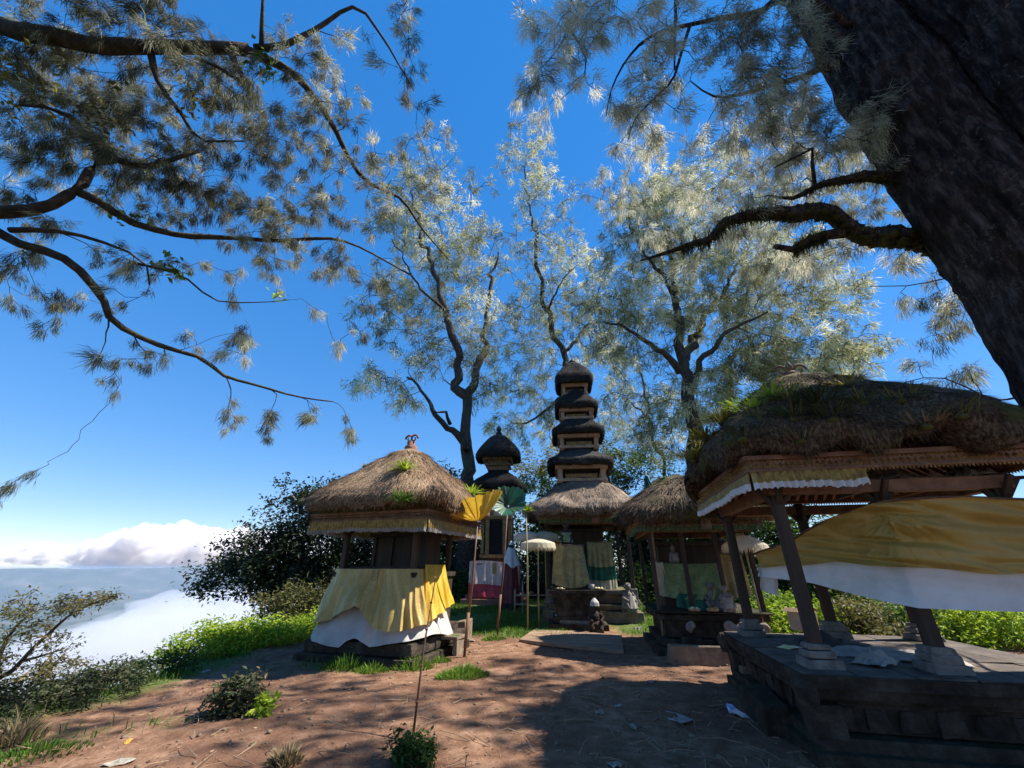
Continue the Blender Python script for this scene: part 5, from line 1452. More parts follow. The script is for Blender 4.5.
# ---- branching skeletons
class Skel:
    def __init__(s, seed): s.N = np.zeros((0, 3)); s.Rd = np.zeros(0); s.Dr = np.zeros((0, 3)); s.ch = []; s.r = np.random.default_rng(seed); s.tips = []
    def _nodes(s, P, r):
        d = np.gradient(P, axis=0); d /= np.linalg.norm(d, axis=1, keepdims=True) + 1e-9
        s.N = np.vstack([s.N, P]); s.Rd = np.concatenate([s.Rd, r]); s.Dr = np.vstack([s.Dr, d])
        s.ch.append((P, r))
    def limb(s, pts, r0, r1, jit=0.05, step=0.25, pw=0.8):
        pts = np.asarray(pts, float)
        L = np.concatenate([[0], np.cumsum(np.linalg.norm(np.diff(pts, axis=0), axis=1))])
        n = max(4, int(L[-1] / step))
        t = np.linspace(0, L[-1], n)
        ext = np.vstack([2 * pts[0] - pts[1], pts, 2 * pts[-1] - pts[-2]])
        out = []
        for x in t:
            i = min(np.searchsorted(L, x, 'right') - 1, len(pts) - 2)
            f = (x - L[i]) / (L[i + 1] - L[i] + 1e-9)
            a, b, c, d = ext[i:i + 4]
            out.append(0.5 * ((2 * b) + (-a + c) * f + (2 * a - 5 * b + 4 * c - d) * f * f + (-a + 3 * b - 3 * c + d) * f ** 3))
        P = np.array(out)
        w_ = np.minimum(1, np.minimum(np.arange(n), 6) / 4.0)[:, None]
        P = P + w_ * jit * np.stack([vn(P * 1.6 + k * 9, k + 3) for k in range(3)], -1)
        u = (t / L[-1]) ** pw
        r = r0 + (r1 - r0) * u
        r = r * (1 + 0.12 * vn(P * 3.1 / max(r0, 0.05) * 0.2, 17))
        s._nodes(P, r)
        return P
    def grow(s, T, rtip=0.004, kr=0.011, step=0.18, wob=0.10, rmax=0.55, penal=0.0, up=0.12, maxlen=99):
        T = np.asarray(T)
        d0 = np.array([np.min(np.linalg.norm(s.N - t, axis=1)) for t in T])
        for i in np.argsort(d0):
            t = T[i]
            dv = t - s.N; d = np.linalg.norm(dv, axis=1)
            al = (dv * s.Dr).sum(1) / (d + 1e-6)
            cost = d * (1.25 - 0.45 * al) + penal * s.Rd
            j = int(np.argmin(cost)); L = d[j]
            if L < 0.03 or L > maxlen: s.tips.append((t, s.Dr[j])); continue
            p0 = s.N[j]
            n = max(3, int(L / step) + 1)
            f = np.linspace(0, 1, n)[:, None]
            c = p0 + s.Dr[j] * L * 0.35 + (t - p0) * 0.25 + np.array([0, 0, up * L]) + s.r.normal(0, wob, 3) * L
            P = (1 - f) ** 2 * p0 + 2 * f * (1 - f) * c + f ** 2 * t
            P[1:-1] += s.r.normal(0, wob * 0.35, (n - 2, 3)) * min(L, 1.2) * 0.4
            ra = min(s.Rd[j] * rmax, rtip + kr * L)
            ra = max(ra, rtip)
            s._nodes(P, ra + (rtip - ra) * f[:, 0] ** 0.8)
            dd = P[-1] - P[-2]; s.tips.append((t, dd / (np.linalg.norm(dd) + 1e-9)))
            for _ in range(2 if n > 6 else 1 if n > 4 else 0):
                k = s.r.integers(n // 3, n - 1); s.tips.append((P[k] + s.r.normal(0, 0.02, 3), s.Dr[-n + k]))
    def mesh(s, base, big=0.06, bumpy=True):
        mb = MB()
        for P, r in s.ch:
            if r[0] > 0.8 and bumpy:
                # deeply fissured bark: ridges running up the stem
                a = np.linspace(0, 2 * math.pi, 110, endpoint=False)
                tt_ = np.linspace(0, len(P) - 1, len(P) * 5)
                Pc = np.stack([np.interp(tt_, np.arange(len(P)), P[:, k]) for k in range(3)], -1) - base
                rc = np.interp(tt_, np.arange(len(P)), r)
                q = np.stack([np.cos(a)[None] * 5.5 + 0 * rc[:, None], np.sin(a)[None] * 5.5 + 0 * rc[:, None], Pc[:, 2][:, None] * 1.1 + 0 * a[None]], -1)
                rd = 1 - np.abs(vn(q * np.array([1.6, 1.6, 0.9]), 5)) * 1.0
                rd2 = 1 - np.abs(vn(q * np.array([3.4, 3.4, 2.4]), 15))
                lob = vn(q * np.array([0.3, 0.3, 0.35]), 25)
                R_ = rc[:, None] * (1 + 0.06 * lob) + 0.12 * (rd - 0.7) + 0.06 * (rd2 - 0.7)
                mb.grid(np.stack([Pc[:, 0:1] + R_ * np.cos(a), Pc[:, 1:2] + R_ * np.sin(a), Pc[:, 2:3] + 0 * R_], -1), 0.5, wrap=True)
                continue
            seg = 16 if r[0] > 0.35 else 10 if r[0] > 0.1 else 7 if r[0] > 0.04 else 5 if r[0] > 0.012 else 4
            mb.tube(P - base, r, seg)
        return mb

def needle_tufts(tips, base, K, L, hw, r2, droop=0.7, along=0.6, rnd=0.5, spread=0.08, tone=(0.05, 0.95), tone_fn=None):
    C = np.array([t for t, _ in tips]); Dv = np.array([d for _, d in tips])
    n = len(C)
    md = Dv * along + np.array([0, 0, -droop]) + r2.normal(0, 0.35, (n, 3))
    md /= np.linalg.norm(md, axis=1, keepdims=True)
    sc = r2.uniform(0.6, 1.3, n)
    tn = r2.uniform(*tone, n) if tone_fn is None else np.clip(tone_fn(C) + r2.normal(0, 0.14, n), 0, 1)
    N = n * K
    c = np.repeat(C, K, 0) + np.repeat(md, K, 0) * (r2.random((N, 1)) * L * 0.5 * np.repeat(sc, K)[:, None]) + r2.normal(0, spread, (N, 3))
    d = np.repeat(md, K, 0) + r2.normal(0, rnd, (N, 3)); d[:, 2] -= 0.15; d /= np.linalg.norm(d, axis=1, keepdims=True)
    l = (L * r2.uniform(0.5, 1.1, N) * np.repeat(sc, K))[:, None]
    s = np.cross(d, r2.normal(0, 1, (N, 3))); s /= np.linalg.norm(s, axis=1, keepdims=True) + 1e-9
    m = c + d * l * 0.5
    tip = c + d * l + np.array([0, 0, -0.12]) * l
    V = np.stack([c, m - s * hw, m + s * hw, tip], 1).reshape(-1, 3) - base
    k = np.arange(N)[:, None] * 4
    return MB().add(V, tris=np.concatenate([k + np.array([[0, 1, 2]]), k + np.array([[1, 3, 2]])]), tone=np.repeat(np.clip(np.repeat(tn, K) + r2.normal(0, 0.12, N), 0, 1), 4))

def px_cloud(ells, depth, dspread, r2, byY=True):
    out = []
    for cx, cy, rx, ry, n in ells:
        nc_ = max(2, n // 3)
        u = r2.normal(0, 0.5, (nc_ * 3, 3)); u = u[np.linalg.norm(u, axis=1) < 1.0][:nc_]
        u = np.repeat(u, 3, 0)[:max(n, 2)]; u = u + r2.normal(0, 0.11, u.shape) * np.array([min(1.0, 40.0 / rx), min(1.0, 40.0 / ry), 0.6])
        for a, b, c in u:
            dd = depth + c * dspread
            q = W(cx, cy, depth) if byY else D(cx, cy, depth)
            sc = ((q - CAM)[1] * math.cos(TH) + (q - CAM)[2] * math.sin(TH)) / F
            # a true 3-D ellipsoid centred on that point: sideways, along the view and upward
            fw = ray(cx, cy); fw /= np.linalg.norm(fw)
            rt = np.cross(fw, [0, 0, 1]); rt /= np.linalg.norm(rt); upv = np.cross(rt, fw)
            out.append(q + rt * a * rx * sc + upv * b * ry * sc + fw * c * dspread)
    return np.array(out)

def pine(name, label, base, limbs, targets, seed, K, L, hw, needlemat, barkmat, rtip, kr, step, group=None, tone_fn=None, tone=(0.05, 0.95), up=0.12, wob=0.1, droop=0.7, spread=0.08, rnd=0.5, along=0.6):
    t = thing(name, label, 'tree', base, 0, group)
    sk = Skel(seed)
    for l in limbs: sk.limb(*l)
    sk.grow(targets, rtip, kr, step, wob, up=up)
    sk.mesh(np.array(base)).build('trunk', MT[barkmat], t, smooth=True)
    needle_tufts(sk.tips, np.array(base), K, L, hw, np.random.default_rng(seed + 1), droop, along, rnd, spread, tone, tone_fn).build('crown', MT[needlemat], t)
    return t, sk
#@@TREES
def LD(pts): return [D(*p) for p in pts]
def LW(pts, Y): return [W(p[0], p[1], Y + (p[2] if len(p) > 2 else 0)) for p in pts]
rt_ = np.random.default_rng(5)

# great tree on the left, its trunk outside the picture, limbs reaching in
lb_ = np.array([-8.4, 2.4, gz(-8.4, 2.4) - 0.3])
top = lb_ + np.array([0.3, 0.3, 7.2])
limbs = [
    ([lb_, lb_ + np.array([0.1, 0.1, 2.5]), lb_ + np.array([0, 0.3, 5]), top, top + np.array([0.6, 0.2, 2.5])], 0.55, 0.30, 0.06),
    ([lb_ + np.array([0, 0.25, 4.6]), D(-60, 222, 5.6), D(0, 215, 6.0), D(47, 207, 6.2), D(80, 190, 6.4), D(92, 166, 6.6), D(120, 160, 6.8), D(140, 166, 6.9), D(165, 160, 7.0), D(200, 150, 7.2)], 0.2, 0.03, 0.05),
    ([D(80, 193, 6.4), D(105, 205, 6.5), D(130, 222, 6.6), D(180, 232, 6.8), D(230, 236, 7.0), D(300, 242, 7.3), D(340, 240, 7.5), D(375, 255, 7.8), D(412, 276, 8.0)], 0.07, 0.012, 0.06),
    ([lb_ + np.array([0, 0.2, 3.6]), D(-60, 235, 5.8), D(23, 247, 6.0), D(70, 262, 6.1), D(101, 297, 6.3), D(113, 321, 6.4), D(156, 344, 6.6), D(203, 360, 6.8), D(218, 375, 6.9), D(273, 391, 7.1), D(332, 403, 7.4)], 0.14, 0.010, 0.06),
    ([lb_ + np.array([0.2, 0.3, 6.6]), D(-50, 30, 6.2), D(30, 35, 6.4), D(70, 40, 6.5), D(130, 46, 6.7), D(200, 50, 6.9), D(250, 50, 7.1)], 0.19, 0.10, 0.06),
    ([D(250, 52, 7.1), D(285, 68, 7.2), D(310, 88, 7.3), D(335, 128, 7.5), D(340, 140, 7.5), D(362, 178, 7.8), D(400, 198, 8.0), D(425, 230, 8.2), D(450, 262, 8.4)], 0.085, 0.010, 0.06),
    ([D(255, 48, 7.1), D(285, 45, 7.1), D(315, 30, 7.2), D(355, 6, 7.4), D(382, 35, 7.7), D(402, 70, 7.9), D(415, 92, 8.1)], 0.065, 0.010, 0.025),
    ([D(230, 50, 7.0), D(238, 70, 6.9), D(246, 84, 6.8), D(215, 66, 6.7), D(195, 58, 6.6)], 0.06, 0.02, 0.01),
    ([D(262, 50, 7.1), D(262, 20, 7.0), D(264, -20, 6.9)], 0.05, 0.02, 0.02),
    ([D(150, 48, 6.8), D(160, 85, 6.8), D(185, 118, 6.9), D(200, 140, 7.0), D(245, 142, 7.2)], 0.06, 0.012, 0.03),
    ([D(110, 160, 6.8), D(85, 130, 6.5), D(60, 110, 6.3), D(20, 105, 6.2)], 0.05, 0.02, 0.03),
    ([D(10, 230, 6.0), D(60, 232, 6.1), D(110, 245, 6.3), D(145, 262, 6.5), D(150, 285, 6.6)], 0.045, 0.012, 0.02),
    ([D(130, 262, 6.6), D(180, 275, 6.8), D(215, 300, 6.9), D(255, 302, 7.1), D(290, 300, 7.2)], 0.026, 0.006, 0.02),
]
ells = [(70, 60, 90, 70, 250), (180, 40, 110, 50, 180), (90, 150, 100, 60, 170), (230, 110, 90, 60, 140), (300, 70, 70, 60, 80), (200, 190, 110, 50, 190), (320, 150, 60, 60, 90), (110, 90, 110, 70, 150),
        (270, 250, 70, 60, 50), (320, 215, 60, 50, 45), (410, 60, 40, 60, 30), (400, 170, 50, 60, 30), (380, 290, 60, 50, 20), (340, 350, 40, 30, 6), (430, 130, 30, 60, 14),
        (50, 290, 60, 50, 30), (110, 375, 35, 40, 14), (170, 355, 40, 30, 8), (235, 345, 30, 30, 12), (235, 400, 20, 30, 5), (265, 420, 20, 20, 5), (280, 412, 18, 14, 5), (310, 410, 20, 14, 5), (345, 428, 14, 12, 5),
        (20, 200, 50, 90, 50), (150, 270, 90, 40, 40), (5, 495, 6, 28, 4), (-40, 120, 60, 120, 60)]
T = px_cloud(ells, 7.0, 1.2, rt_, False)
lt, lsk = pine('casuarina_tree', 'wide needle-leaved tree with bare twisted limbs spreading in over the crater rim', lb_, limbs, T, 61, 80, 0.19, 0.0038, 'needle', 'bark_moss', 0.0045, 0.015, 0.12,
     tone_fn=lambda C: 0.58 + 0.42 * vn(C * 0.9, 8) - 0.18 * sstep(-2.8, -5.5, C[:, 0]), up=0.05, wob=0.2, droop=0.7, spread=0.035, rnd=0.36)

# huge tree on the right behind the pavilion
KS = 0.74
def SC(p): return CAM + (np.asarray(p, float) - CAM) * KS
rb0 = np.array([9.72, 5.45, -0.2])
rb = np.array([SC(rb0)[0], SC(rb0)[1], -0.25])
def rp(dx, dy, z): return rb0 + np.array([dx, dy, z])
limbs = [
    ([rp(0.0, 0, 0), rp(-0.15, 0, 1.5), rp(-0.42, 0, 3.5), rp(-0.36, 0.16, 6.5), rp(-0.4, 0.36, 9.5), rp(-0.45, 0.42, 13), rp(-0.55, 0.45, 17), rp(-0.7, 0.5, 23), rp(-0.8, 0.5, 28)], 1.3, 0.55, 0.03, 0.2, 0.62),
    ([rp(0.9, -0.9, 0), rp(1.0, -0.95, 2), rp(1.0, -0.85, 6), rp(1.0, -0.72, 11), rp(1.0, -0.6, 17), rp(1.0, -0.6, 24)], 1.25, 0.8, 0.06, 0.2, 0.7),
    ([rp(-0.7, 0.3, 7.0), D(935, 243, 8.6), D(898, 238, 8.5), D(865, 236, 8.4), D(848, 228, 8.3), D(824, 211, 8.3), D(795, 214, 8.3), D(770, 213, 8.3), D(740, 218, 8.2), D(722, 225, 8.2), D(711, 240, 8.1), D(690, 244, 8.1), D(640, 262, 8.1)], 0.25, 0.02, 0.03, 0.2, 1.3),
    ([D(845, 232, 8.3), D(815, 238, 8.2), D(792, 250, 8.1), D(775, 246, 8.0)], 0.12, 0.05, 0.02),
    ([rp(-0.7, 0.3, 8.2), D(925, 192, 9.0), D(898, 182, 8.9), D(870, 176, 8.8), D(845, 180, 8.8), D(817, 186, 8.7), D(794, 198, 8.6), D(770, 195, 8.5)], 0.20, 0.02, 0.03, 0.2, 1.2),
    ([D(815, 186, 8.7), D(812, 165, 8.7), D(816, 148, 8.7), D(795, 158, 8.6), D(775, 168, 8.5)], 0.05, 0.015, 0.02),
    ([rp(-0.8, 0.2, 11), D(837, 67, 10.4), D(806, 76, 10.2), D(785, 82, 10), D(760, 88, 9.8), D(725, 98, 9.6), D(706, 92, 9.5), D(690, 80, 9.4)], 0.16, 0.012, 0.03),
    ([rp(-0.8, 0.2, 13), D(788, 3, 10.8), D(760, 12, 10.6), D(725, 17, 10.3), D(690, 25, 10.1), D(648, 39, 9.9), D(625, 62, 9.8), D(612, 90, 9.7), D(606, 115, 9.6)], 0.14, 0.010, 0.03),
    ([D(690, 25, 10.1), D(682, 50, 10), D(672, 80, 9.9), D(655, 98, 9.8), D(634, 120, 9.7), D(628, 140, 9.6)], 0.05, 0.010, 0.02),
    ([rp(-0.8, 0, 14), D(700, -60, 10.5), D(600, -45, 10), D(572, 0, 9.9), D(567, 32, 9.9), D(553, 55, 9.9), D(538, 70, 9.9)], 0.12, 0.010, 0.03),
    ([D(569, 28, 9.9), D(584, 53, 9.9), D(585, 75, 9.9), D(560, 100, 9.9)], 0.03, 0.008, 0.02),
    ([D(676, -30, 10.2), D(676, 0, 10.1), D(674, 70, 9.8)], 0.07, 0.02, 0.02),
    ([rp(-1.0, 0.2, 4.6), D(1000, 400, 8.6), D(950, 380, 8.8), D(920, 378, 9.0), D(885, 388, 9.2)], 0.04, 0.007, 0.03),
    ([rp(-0.9, 0.4, 6.2), D(950, 278, 9.0), D(915, 285, 9.2), D(870, 287, 9.3)], 0.035, 0.007, 0.03),
    # limbs high over the clearing, behind and above the camera: they dapple the ground
    ([rp(-0.2, -0.8, 18.5), (7.4, 3.2, 16.0), (4.6, 2.2, 13.6), (1.5, 1.2, 12.4)], 0.2, 0.03, 0.3),
    ([rp(0.6, -1.2, 18.0), (8.2, 2.0, 15.0), (6.2, -0.2, 11.8), (4.0, -2.0, 10.8)], 0.2, 0.03, 0.3),
    ([rp(1.2, -1.4, 17.0), (10.2, 1.5, 15.0), (9.6, -1.6, 13.4), (8.6, -4.0, 12.6)], 0.2, 0.03, 0.3),
    ([rp(1.6, -1.2, 15.0), (11.8, 2.5, 14.5), (12.2, 0.5, 12.6)], 0.2, 0.03, 0.3),
]
limbs = [([SC(q) for q in l[0]], l[1] * KS, max(l[2] * KS, 0.006), l[3] * KS) + tuple(l[4:]) for l in limbs]
limbs[0][0][0] = rb.copy(); limbs[1][0][0] = rb + np.array([0.75, -0.6, 0.0])
ells = [(545, 60, 45, 65, 80), (575, 30, 40, 50, 50), (640, 60, 60, 70, 85), (700, 50, 70, 60, 90), (770, 60, 60, 60, 90), (650, 120, 60, 30, 25), (745, 120, 60, 40, 70), (805, 110, 40, 60, 70), (800, 60, 30, 50, 24),
        (800, 170, 70, 40, 50), (870, 150, 40, 50, 35), (740, 210, 60, 25, 24), (830, 250, 50, 25, 24), (700, 240, 40, 25, 10), (900, 210, 30, 40, 12), (960, 300, 45, 40, 45), (915, 385, 50, 30, 14), (970, 385, 30, 30, 10), (890, 270, 40, 40, 12), (640, -20, 120, 40, 60), (800, -20, 60, 30, 30)]
T = px_cloud(ells, 9.4 * KS, 1.0, rt_, False)
T = np.vstack([T, px_cloud([(650, 190, 60, 60, 90), (740, 165, 70, 60, 120), (820, 190, 60, 60, 100), (780, 250, 60, 30, 50)], 10.6, 1.8, rt_, False)])
# added needle clumps, mostly out of frame, to cut sky light and cast dapple
O = []
for c, r, n in [((0.0, -3.0, 9.5), (3.2, 2.4, 0.9), 150), ((5.0, -3.5, 9.6), (2.6, 2.2, 0.9), 120), ((-4.5, -4.5, 9.0), (2.4, 2.4, 0.9), 90), ((3.2, 0.2, 9.6), (1.6, 0.9, 0.6), 26), ((8.6, 0.6, 9.4), (1.3, 1.3, 1.0), 60), ((11.4, 9.0, 12.6), (1.4, 1.2, 1.1), 70), ((9.6, 6.4, 12.0), (1.2, 1.0, 0.9), 40)]:
    O.append(np.array(c) + rt_.normal(0, 0.55, (n, 3)) * np.array(r))
T = np.vstack([T] + O)
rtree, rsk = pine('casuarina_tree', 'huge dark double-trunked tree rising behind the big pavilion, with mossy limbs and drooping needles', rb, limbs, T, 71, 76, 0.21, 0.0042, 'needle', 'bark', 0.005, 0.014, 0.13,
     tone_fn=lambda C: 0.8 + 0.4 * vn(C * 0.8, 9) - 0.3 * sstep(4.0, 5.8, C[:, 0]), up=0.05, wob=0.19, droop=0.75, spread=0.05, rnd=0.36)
r7 = np.random.default_rng(808)
cc = np.stack([r7.uniform(-9, 10, 900), r7.uniform(-13, -1.2, 900), r7.uniform(6.0, 11.0, 900)], -1)
cc = cc[vn(cc * 0.45, 6) > -0.35]
leaf_cloud(MB(), cc - rb, 20, 0.34, 0.45, r7, 0.3, 0.2).build('crown', MT['leaf_dark'], rtree, label='unseen leaf canopy added behind the camera to cut sky light')  # added foliage out of view, put there to block sky light
# moss and ferns hanging on its big limb
r6 = np.random.default_rng(31)
mb = MB(); mbf = MB()
for ci, n in ((2, 4200), (3, 1200), (4, 1800)):
    Pn, rr = rsk.ch[ci]
    for _ in range(n):
        k = r6.integers(2, len(Pn) - 1)
        if rr[k] < 0.033: continue
        a = r6.uniform(0, 6.283)
        o_ = np.array([math.cos(a) * 0.4, 0.7 * math.cos(a), math.sin(a)])
        q = Pn[k] + (Pn[k - 1] - Pn[k]) * r6.random() + o_ * rr[k] * 1.0 - rb
        s = r6.uniform(0.25, 0.9) * rr[k] * 0.6
        if r6.random() < 0.16: mb.blob(q, (s * 1.2, s, s * 0.7), 6, 0.5, int(r6.integers(99)), tone=r6.uniform(0.0, 0.35))
        elif r6.random() < 0.5:
            L = r6.uniform(0.07, 0.24); d = np.array([r6.normal(0, 0.25), r6.normal(0, 0.25), -1.0]) * L; w_ = np.array([0.01, 0.004, 0])
            mbf.add([q - w_, q + w_, q + d], tris=[(0, 1, 2)], tone=r6.uniform(0.0, 0.3))
        else:
            L = r6.uniform(0.06, 0.2); d = (o_ + r6.normal(0, 0.4, 3)) * L; w_ = np.array([0.008, 0.006, 0])
            mbf.add([q - w_, q + w_, q + d], tris=[(0, 1, 2)], tone=r6.uniform(0.0, 0.6))
mb.build('moss_cushion', MT['leaf_olive'], rtree, smooth=True, label='thick moss on the big limbs')['kind'] = 'stuff'
mbf.build('hanging_moss', MT['leaf_olive'], rtree, label='moss fringes and small ferns on the limbs')['kind'] = 'stuff'

# broad green leaves of a climber on the left limbs
for i, (px, py, d, n, s, mt_, lb) in enumerate([(262, 62, 7.1, 60, 0.16, 'leaf', 'leafy climber clump round the elbow of the high left limb'), (128, 218, 6.5, 26, 0.15, 'leaf', 'green broad leaves sprouting on the middle left limb'), (175, 270, 6.7, 34, 0.18, 'leaf', 'green broad leaves among bare twigs under the middle left limb'),
                                          (25, 95, 6.2, 90, 0.3, 'leaf_yellow', 'yellow green leafy climber in the upper left crown'), (278, 296, 7.2, 7, 0.08, 'leaf_bright', 'lone sprig of green leaves at the end of a twig against the sky'), (190, 92, 6.9, 60, 0.26, 'leaf_olive', 'olive leafy climber under the high left limb'), (108, 120, 6.6, 60, 0.28, 'leaf_olive', 'olive leafy climber deep in the upper left crown')]):
    c = D(px, py, d)
    t = thing('climber_plant', lb, 'plant', c, 0, 'climbers on the left tree')
    cs = rt_.normal(0, s * 0.8, (max(3, n // 3), 3))
    leaf_cloud(MB(), cs, 4, 0.11, 0.05, np.random.default_rng(200 + i), 0.5, 0.2, aspect=0.55).build('leaves', MT[mt_], t)
    mb = MB()
    for q in cs[: max(3, len(cs) // 2)]: mb.tube([(0, 0, 0), q * 0.5 + np.array([0, 0, 0.02]), q], [0.006, 0.005, 0.003], 4)
    mb.build('twig', MT['bark_grey'], t, label='thin leaf bearing twigs')

# trees standing behind the shrines
def mid_tree(label, Y, limbs_px, ells, seed, K, L, hw, dsp, rtip=0.015, group=None, needlemat='needle_far', bark='bark_moss', tone_fn=None, kr=0.022, base_px=None, name='casuarina_tree'):
    bx = W(base_px, 500, Y)
    base = np.array([bx[0], Y, gz(bx[0], Y) - 0.2])
    L_ = []
    for i, (pts, r0, r1) in enumerate(limbs_px):
        P = LW(pts, Y)
        if i == 0: P = [base] + P
        L_.append((P, r0, r1, 0.28, 0.3))
    T = px_cloud(ells, Y, dsp, np.random.default_rng(seed))
    return pine(name, label, base, L_, T, seed, K, L, hw, needlemat, bark, rtip, kr, 0.45, None, tone_fn or (lambda C: 0.62 + 0.4 * vn(C * 0.5, seed)), up=0.08, wob=0.17, droop=0.45, spread=0.13, rnd=0.6)
mid_tree('tree with a forked dark trunk rising behind the gold wrapped shrine', 20.0,
    [([(467, 470), (468, 440), (469, 415), (470, 396), (478, 375), (483, 350, .5), (487, 310, 1), (490, 280, 1), (500, 250, 1.5)], 0.46, 0.06),
     ([(469, 398), (457, 384), (459, 353, -.5), (450, 325, -1), (440, 295, -1), (428, 258, -1), (420, 225, -1), (412, 190, -1)], 0.28, 0.05),
     ([(465, 445), (455, 430, -.3), (442, 421, -.6), (427, 401, -1), (416, 386, -1), (404, 380, -1.2)], 0.2, 0.05),
     ([(450, 424, -.4), (446, 413, -1), (438, 409, -1.5), (430, 405, -2)], 0.1, 0.03),
     ([(445, 310, -1), (425, 290, -2), (405, 265, -2.5), (392, 240, -3)], 0.1, 0.03)],
    [(405, 215, 45, 60, 243), (430, 180, 35, 45, 102), (440, 265, 50, 60, 205), (470, 240, 35, 60, 130), (400, 300, 45, 45, 150), (480, 330, 35, 60, 112), (430, 350, 45, 35, 84), (385, 380, 30, 30, 40), (405, 400, 25, 20, 22), (375, 320, 25, 30, 25), (350, 380, 22, 18, 15), (485, 385, 18, 24, 22)],
    81, 34, 0.40, 0.0165, 2.4, base_px=466)
mid_tree('slender tree leaning left behind the tall pagoda shrine', 24.0,
    [([(590, 470), (583, 420), (572, 380), (562, 350), (553, 328), (545, 305), (540, 280), (536, 250), (534, 225), (527, 190), (522, 165)], 0.36, 0.05),
     ([(562, 352), (580, 335, 1), (595, 310, 1), (598, 285, 1)], 0.14, 0.04), ([(575, 390), (550, 405, -1), (530, 420, -1), (515, 425, -1)], 0.16, 0.04), ([(548, 310), (560, 285, -1), (572, 268, -1)], 0.1, 0.03)],
    [(528, 160, 36, 40, 139), (545, 225, 40, 60, 139), (525, 285, 45, 60, 130), (560, 320, 60, 50, 208), (520, 370, 45, 45, 139), (545, 410, 50, 40, 104), (600, 350, 40, 45, 87), (590, 290, 35, 45, 78), (510, 430, 30, 25, 43), (575, 260, 28, 40, 52)],
    83, 34, 0.44, 0.018, 2.4, base_px=592)
mid_tree('broad dense tree with a stout dark trunk, tallest crown behind the pavilion roof', 20.5,
    [([(694, 460), (692, 430), (688, 400), (684, 370), (679, 345), (677, 320), (676, 295, .5), (672, 265, .5), (668, 235, 1)], 0.62, 0.08),
     ([(680, 372), (668, 357, -.5), (655, 348, -1), (640, 335, -1.5), (622, 325, -2), (605, 322, -2)], 0.22, 0.05),
     ([(684, 360), (695, 335, 1), (705, 315, 1.5), (722, 295, 2), (735, 270, 2), (745, 245, 2.5)], 0.3, 0.06),
     ([(688, 395), (703, 365, -1), (718, 340, -2), (740, 325, -2.5), (765, 315, -3)], 0.22, 0.05),
     ([(730, 440, 2), (727, 405, 2), (726, 375, 2), (738, 350, 2.5), (765, 345, 3), (795, 340, 3)], 0.3, 0.06),
     ([(676, 300, .5), (660, 270, 0), (640, 245, -1), (630, 215, -1)], 0.16, 0.04)],
    [(650, 205, 50, 45, 275), (690, 190, 60, 40, 252), (640, 250, 50, 50, 229), (690, 250, 60, 50, 275), (750, 230, 60, 50, 252), (730, 300, 70, 50, 390), (780, 290, 60, 60, 298), (790, 350, 60, 45, 298), (740, 370, 60, 40, 252), (620, 320, 45, 45, 171), (660, 310, 45, 50, 160), (850, 345, 34, 26, 91), (840, 300, 35, 35, 102), (700, 395, 40, 40, 114), (640, 380, 40, 45, 82), (660, 420, 40, 35, 68), (820, 385, 35, 25, 59)],
    85, 36, 0.42, 0.017, 2.8, base_px=694)
mid_tree('thin far tree glimpsed between the pagoda shrine and the stout trunked tree', 28.0,
    [([(668, 480), (655, 440), (648, 410), (640, 380), (632, 350)], 0.22, 0.05), ([(650, 420), (630, 400, 1), (615, 395, 1)], 0.1, 0.03)],
    [(640, 400, 45, 50, 91), (625, 440, 45, 35, 65), (660, 450, 40, 30, 52), (600, 430, 30, 40, 39)], 87, 34, 0.55, 0.018, 2.0, base_px=672)
mid_tree('far tree at the right of the broad dense crown, partly hidden by the huge trunk', 23.0,
    [([(905, 470), (880, 420), (862, 380), (850, 340)], 0.26, 0.05)],
    [(855, 390, 35, 40, 78), (830, 420, 40, 25, 52), (880, 410, 28, 25, 26)], 89, 34, 0.5, 0.016, 2.0, base_px=915)

# dark round tree and other broadleaf growth behind
def broad_tree(label, px, Y, base_dz, ells, seed, n_per, size, mat, dsp, r0=0.16, tone0=0.4, name='leafy_tree', spread=0.22, group=None, trunk_px=None, bark='bark_grey', tone_fn=None):
    bx = W(px, 600, Y)
    base = np.array([bx[0], Y, gz(bx[0], Y) + base_dz])
    T = px_cloud(ells, Y, dsp, np.random.default_rng(seed))
    t = thing(name, label, 'tree', base, 0, group)
    sk = Skel(seed)
    c = T.mean(0)
    sk.limb([base, base * 0.6 + c * 0.4 + np.array([0.1, 0, -0.1]), c], r0, r0 * 0.4, 0.1, 0.3)
    sub = T[np.random.default_rng(seed).random(len(T)) < 0.55]
    sk.grow(sub, 0.008, 0.014, 0.35, 0.12)
    sk.mesh(base).build('trunk', MT[bark], t, smooth=True)
    r2 = np.random.default_rng(seed + 3)
    tf = None if tone_fn is None else np.clip(tone_fn(T) + r2.normal(0, 0.12, len(T)), 0, 1)
    leaf_cloud(MB(), T - base, n_per, size, spread, r2, tone0, 0.2, tones=tf).build('crown', MT[mat], t)
    return t
broad_tree('dark round leafy tree on the rim edge, left of the gold wrapped shrine', 315, 18.0, 0.0,
    [(300, 545, 62, 48, 330), (255, 560, 52, 36, 170), (225, 578, 28, 20, 50), (328, 515, 42, 34, 150), (350, 555, 40, 52, 190), (300, 503, 28, 24, 44), (275, 590, 40, 16, 40), (310, 585, 50, 25, 110)], 301, 30, 0.17, 'leaf_dark', 2.0, 0.2, 0.45, tone_fn=lambda C: 0.4 + 0.35 * vn(C * 0.6, 4))
bgt = 'leafy trees behind the shrines'
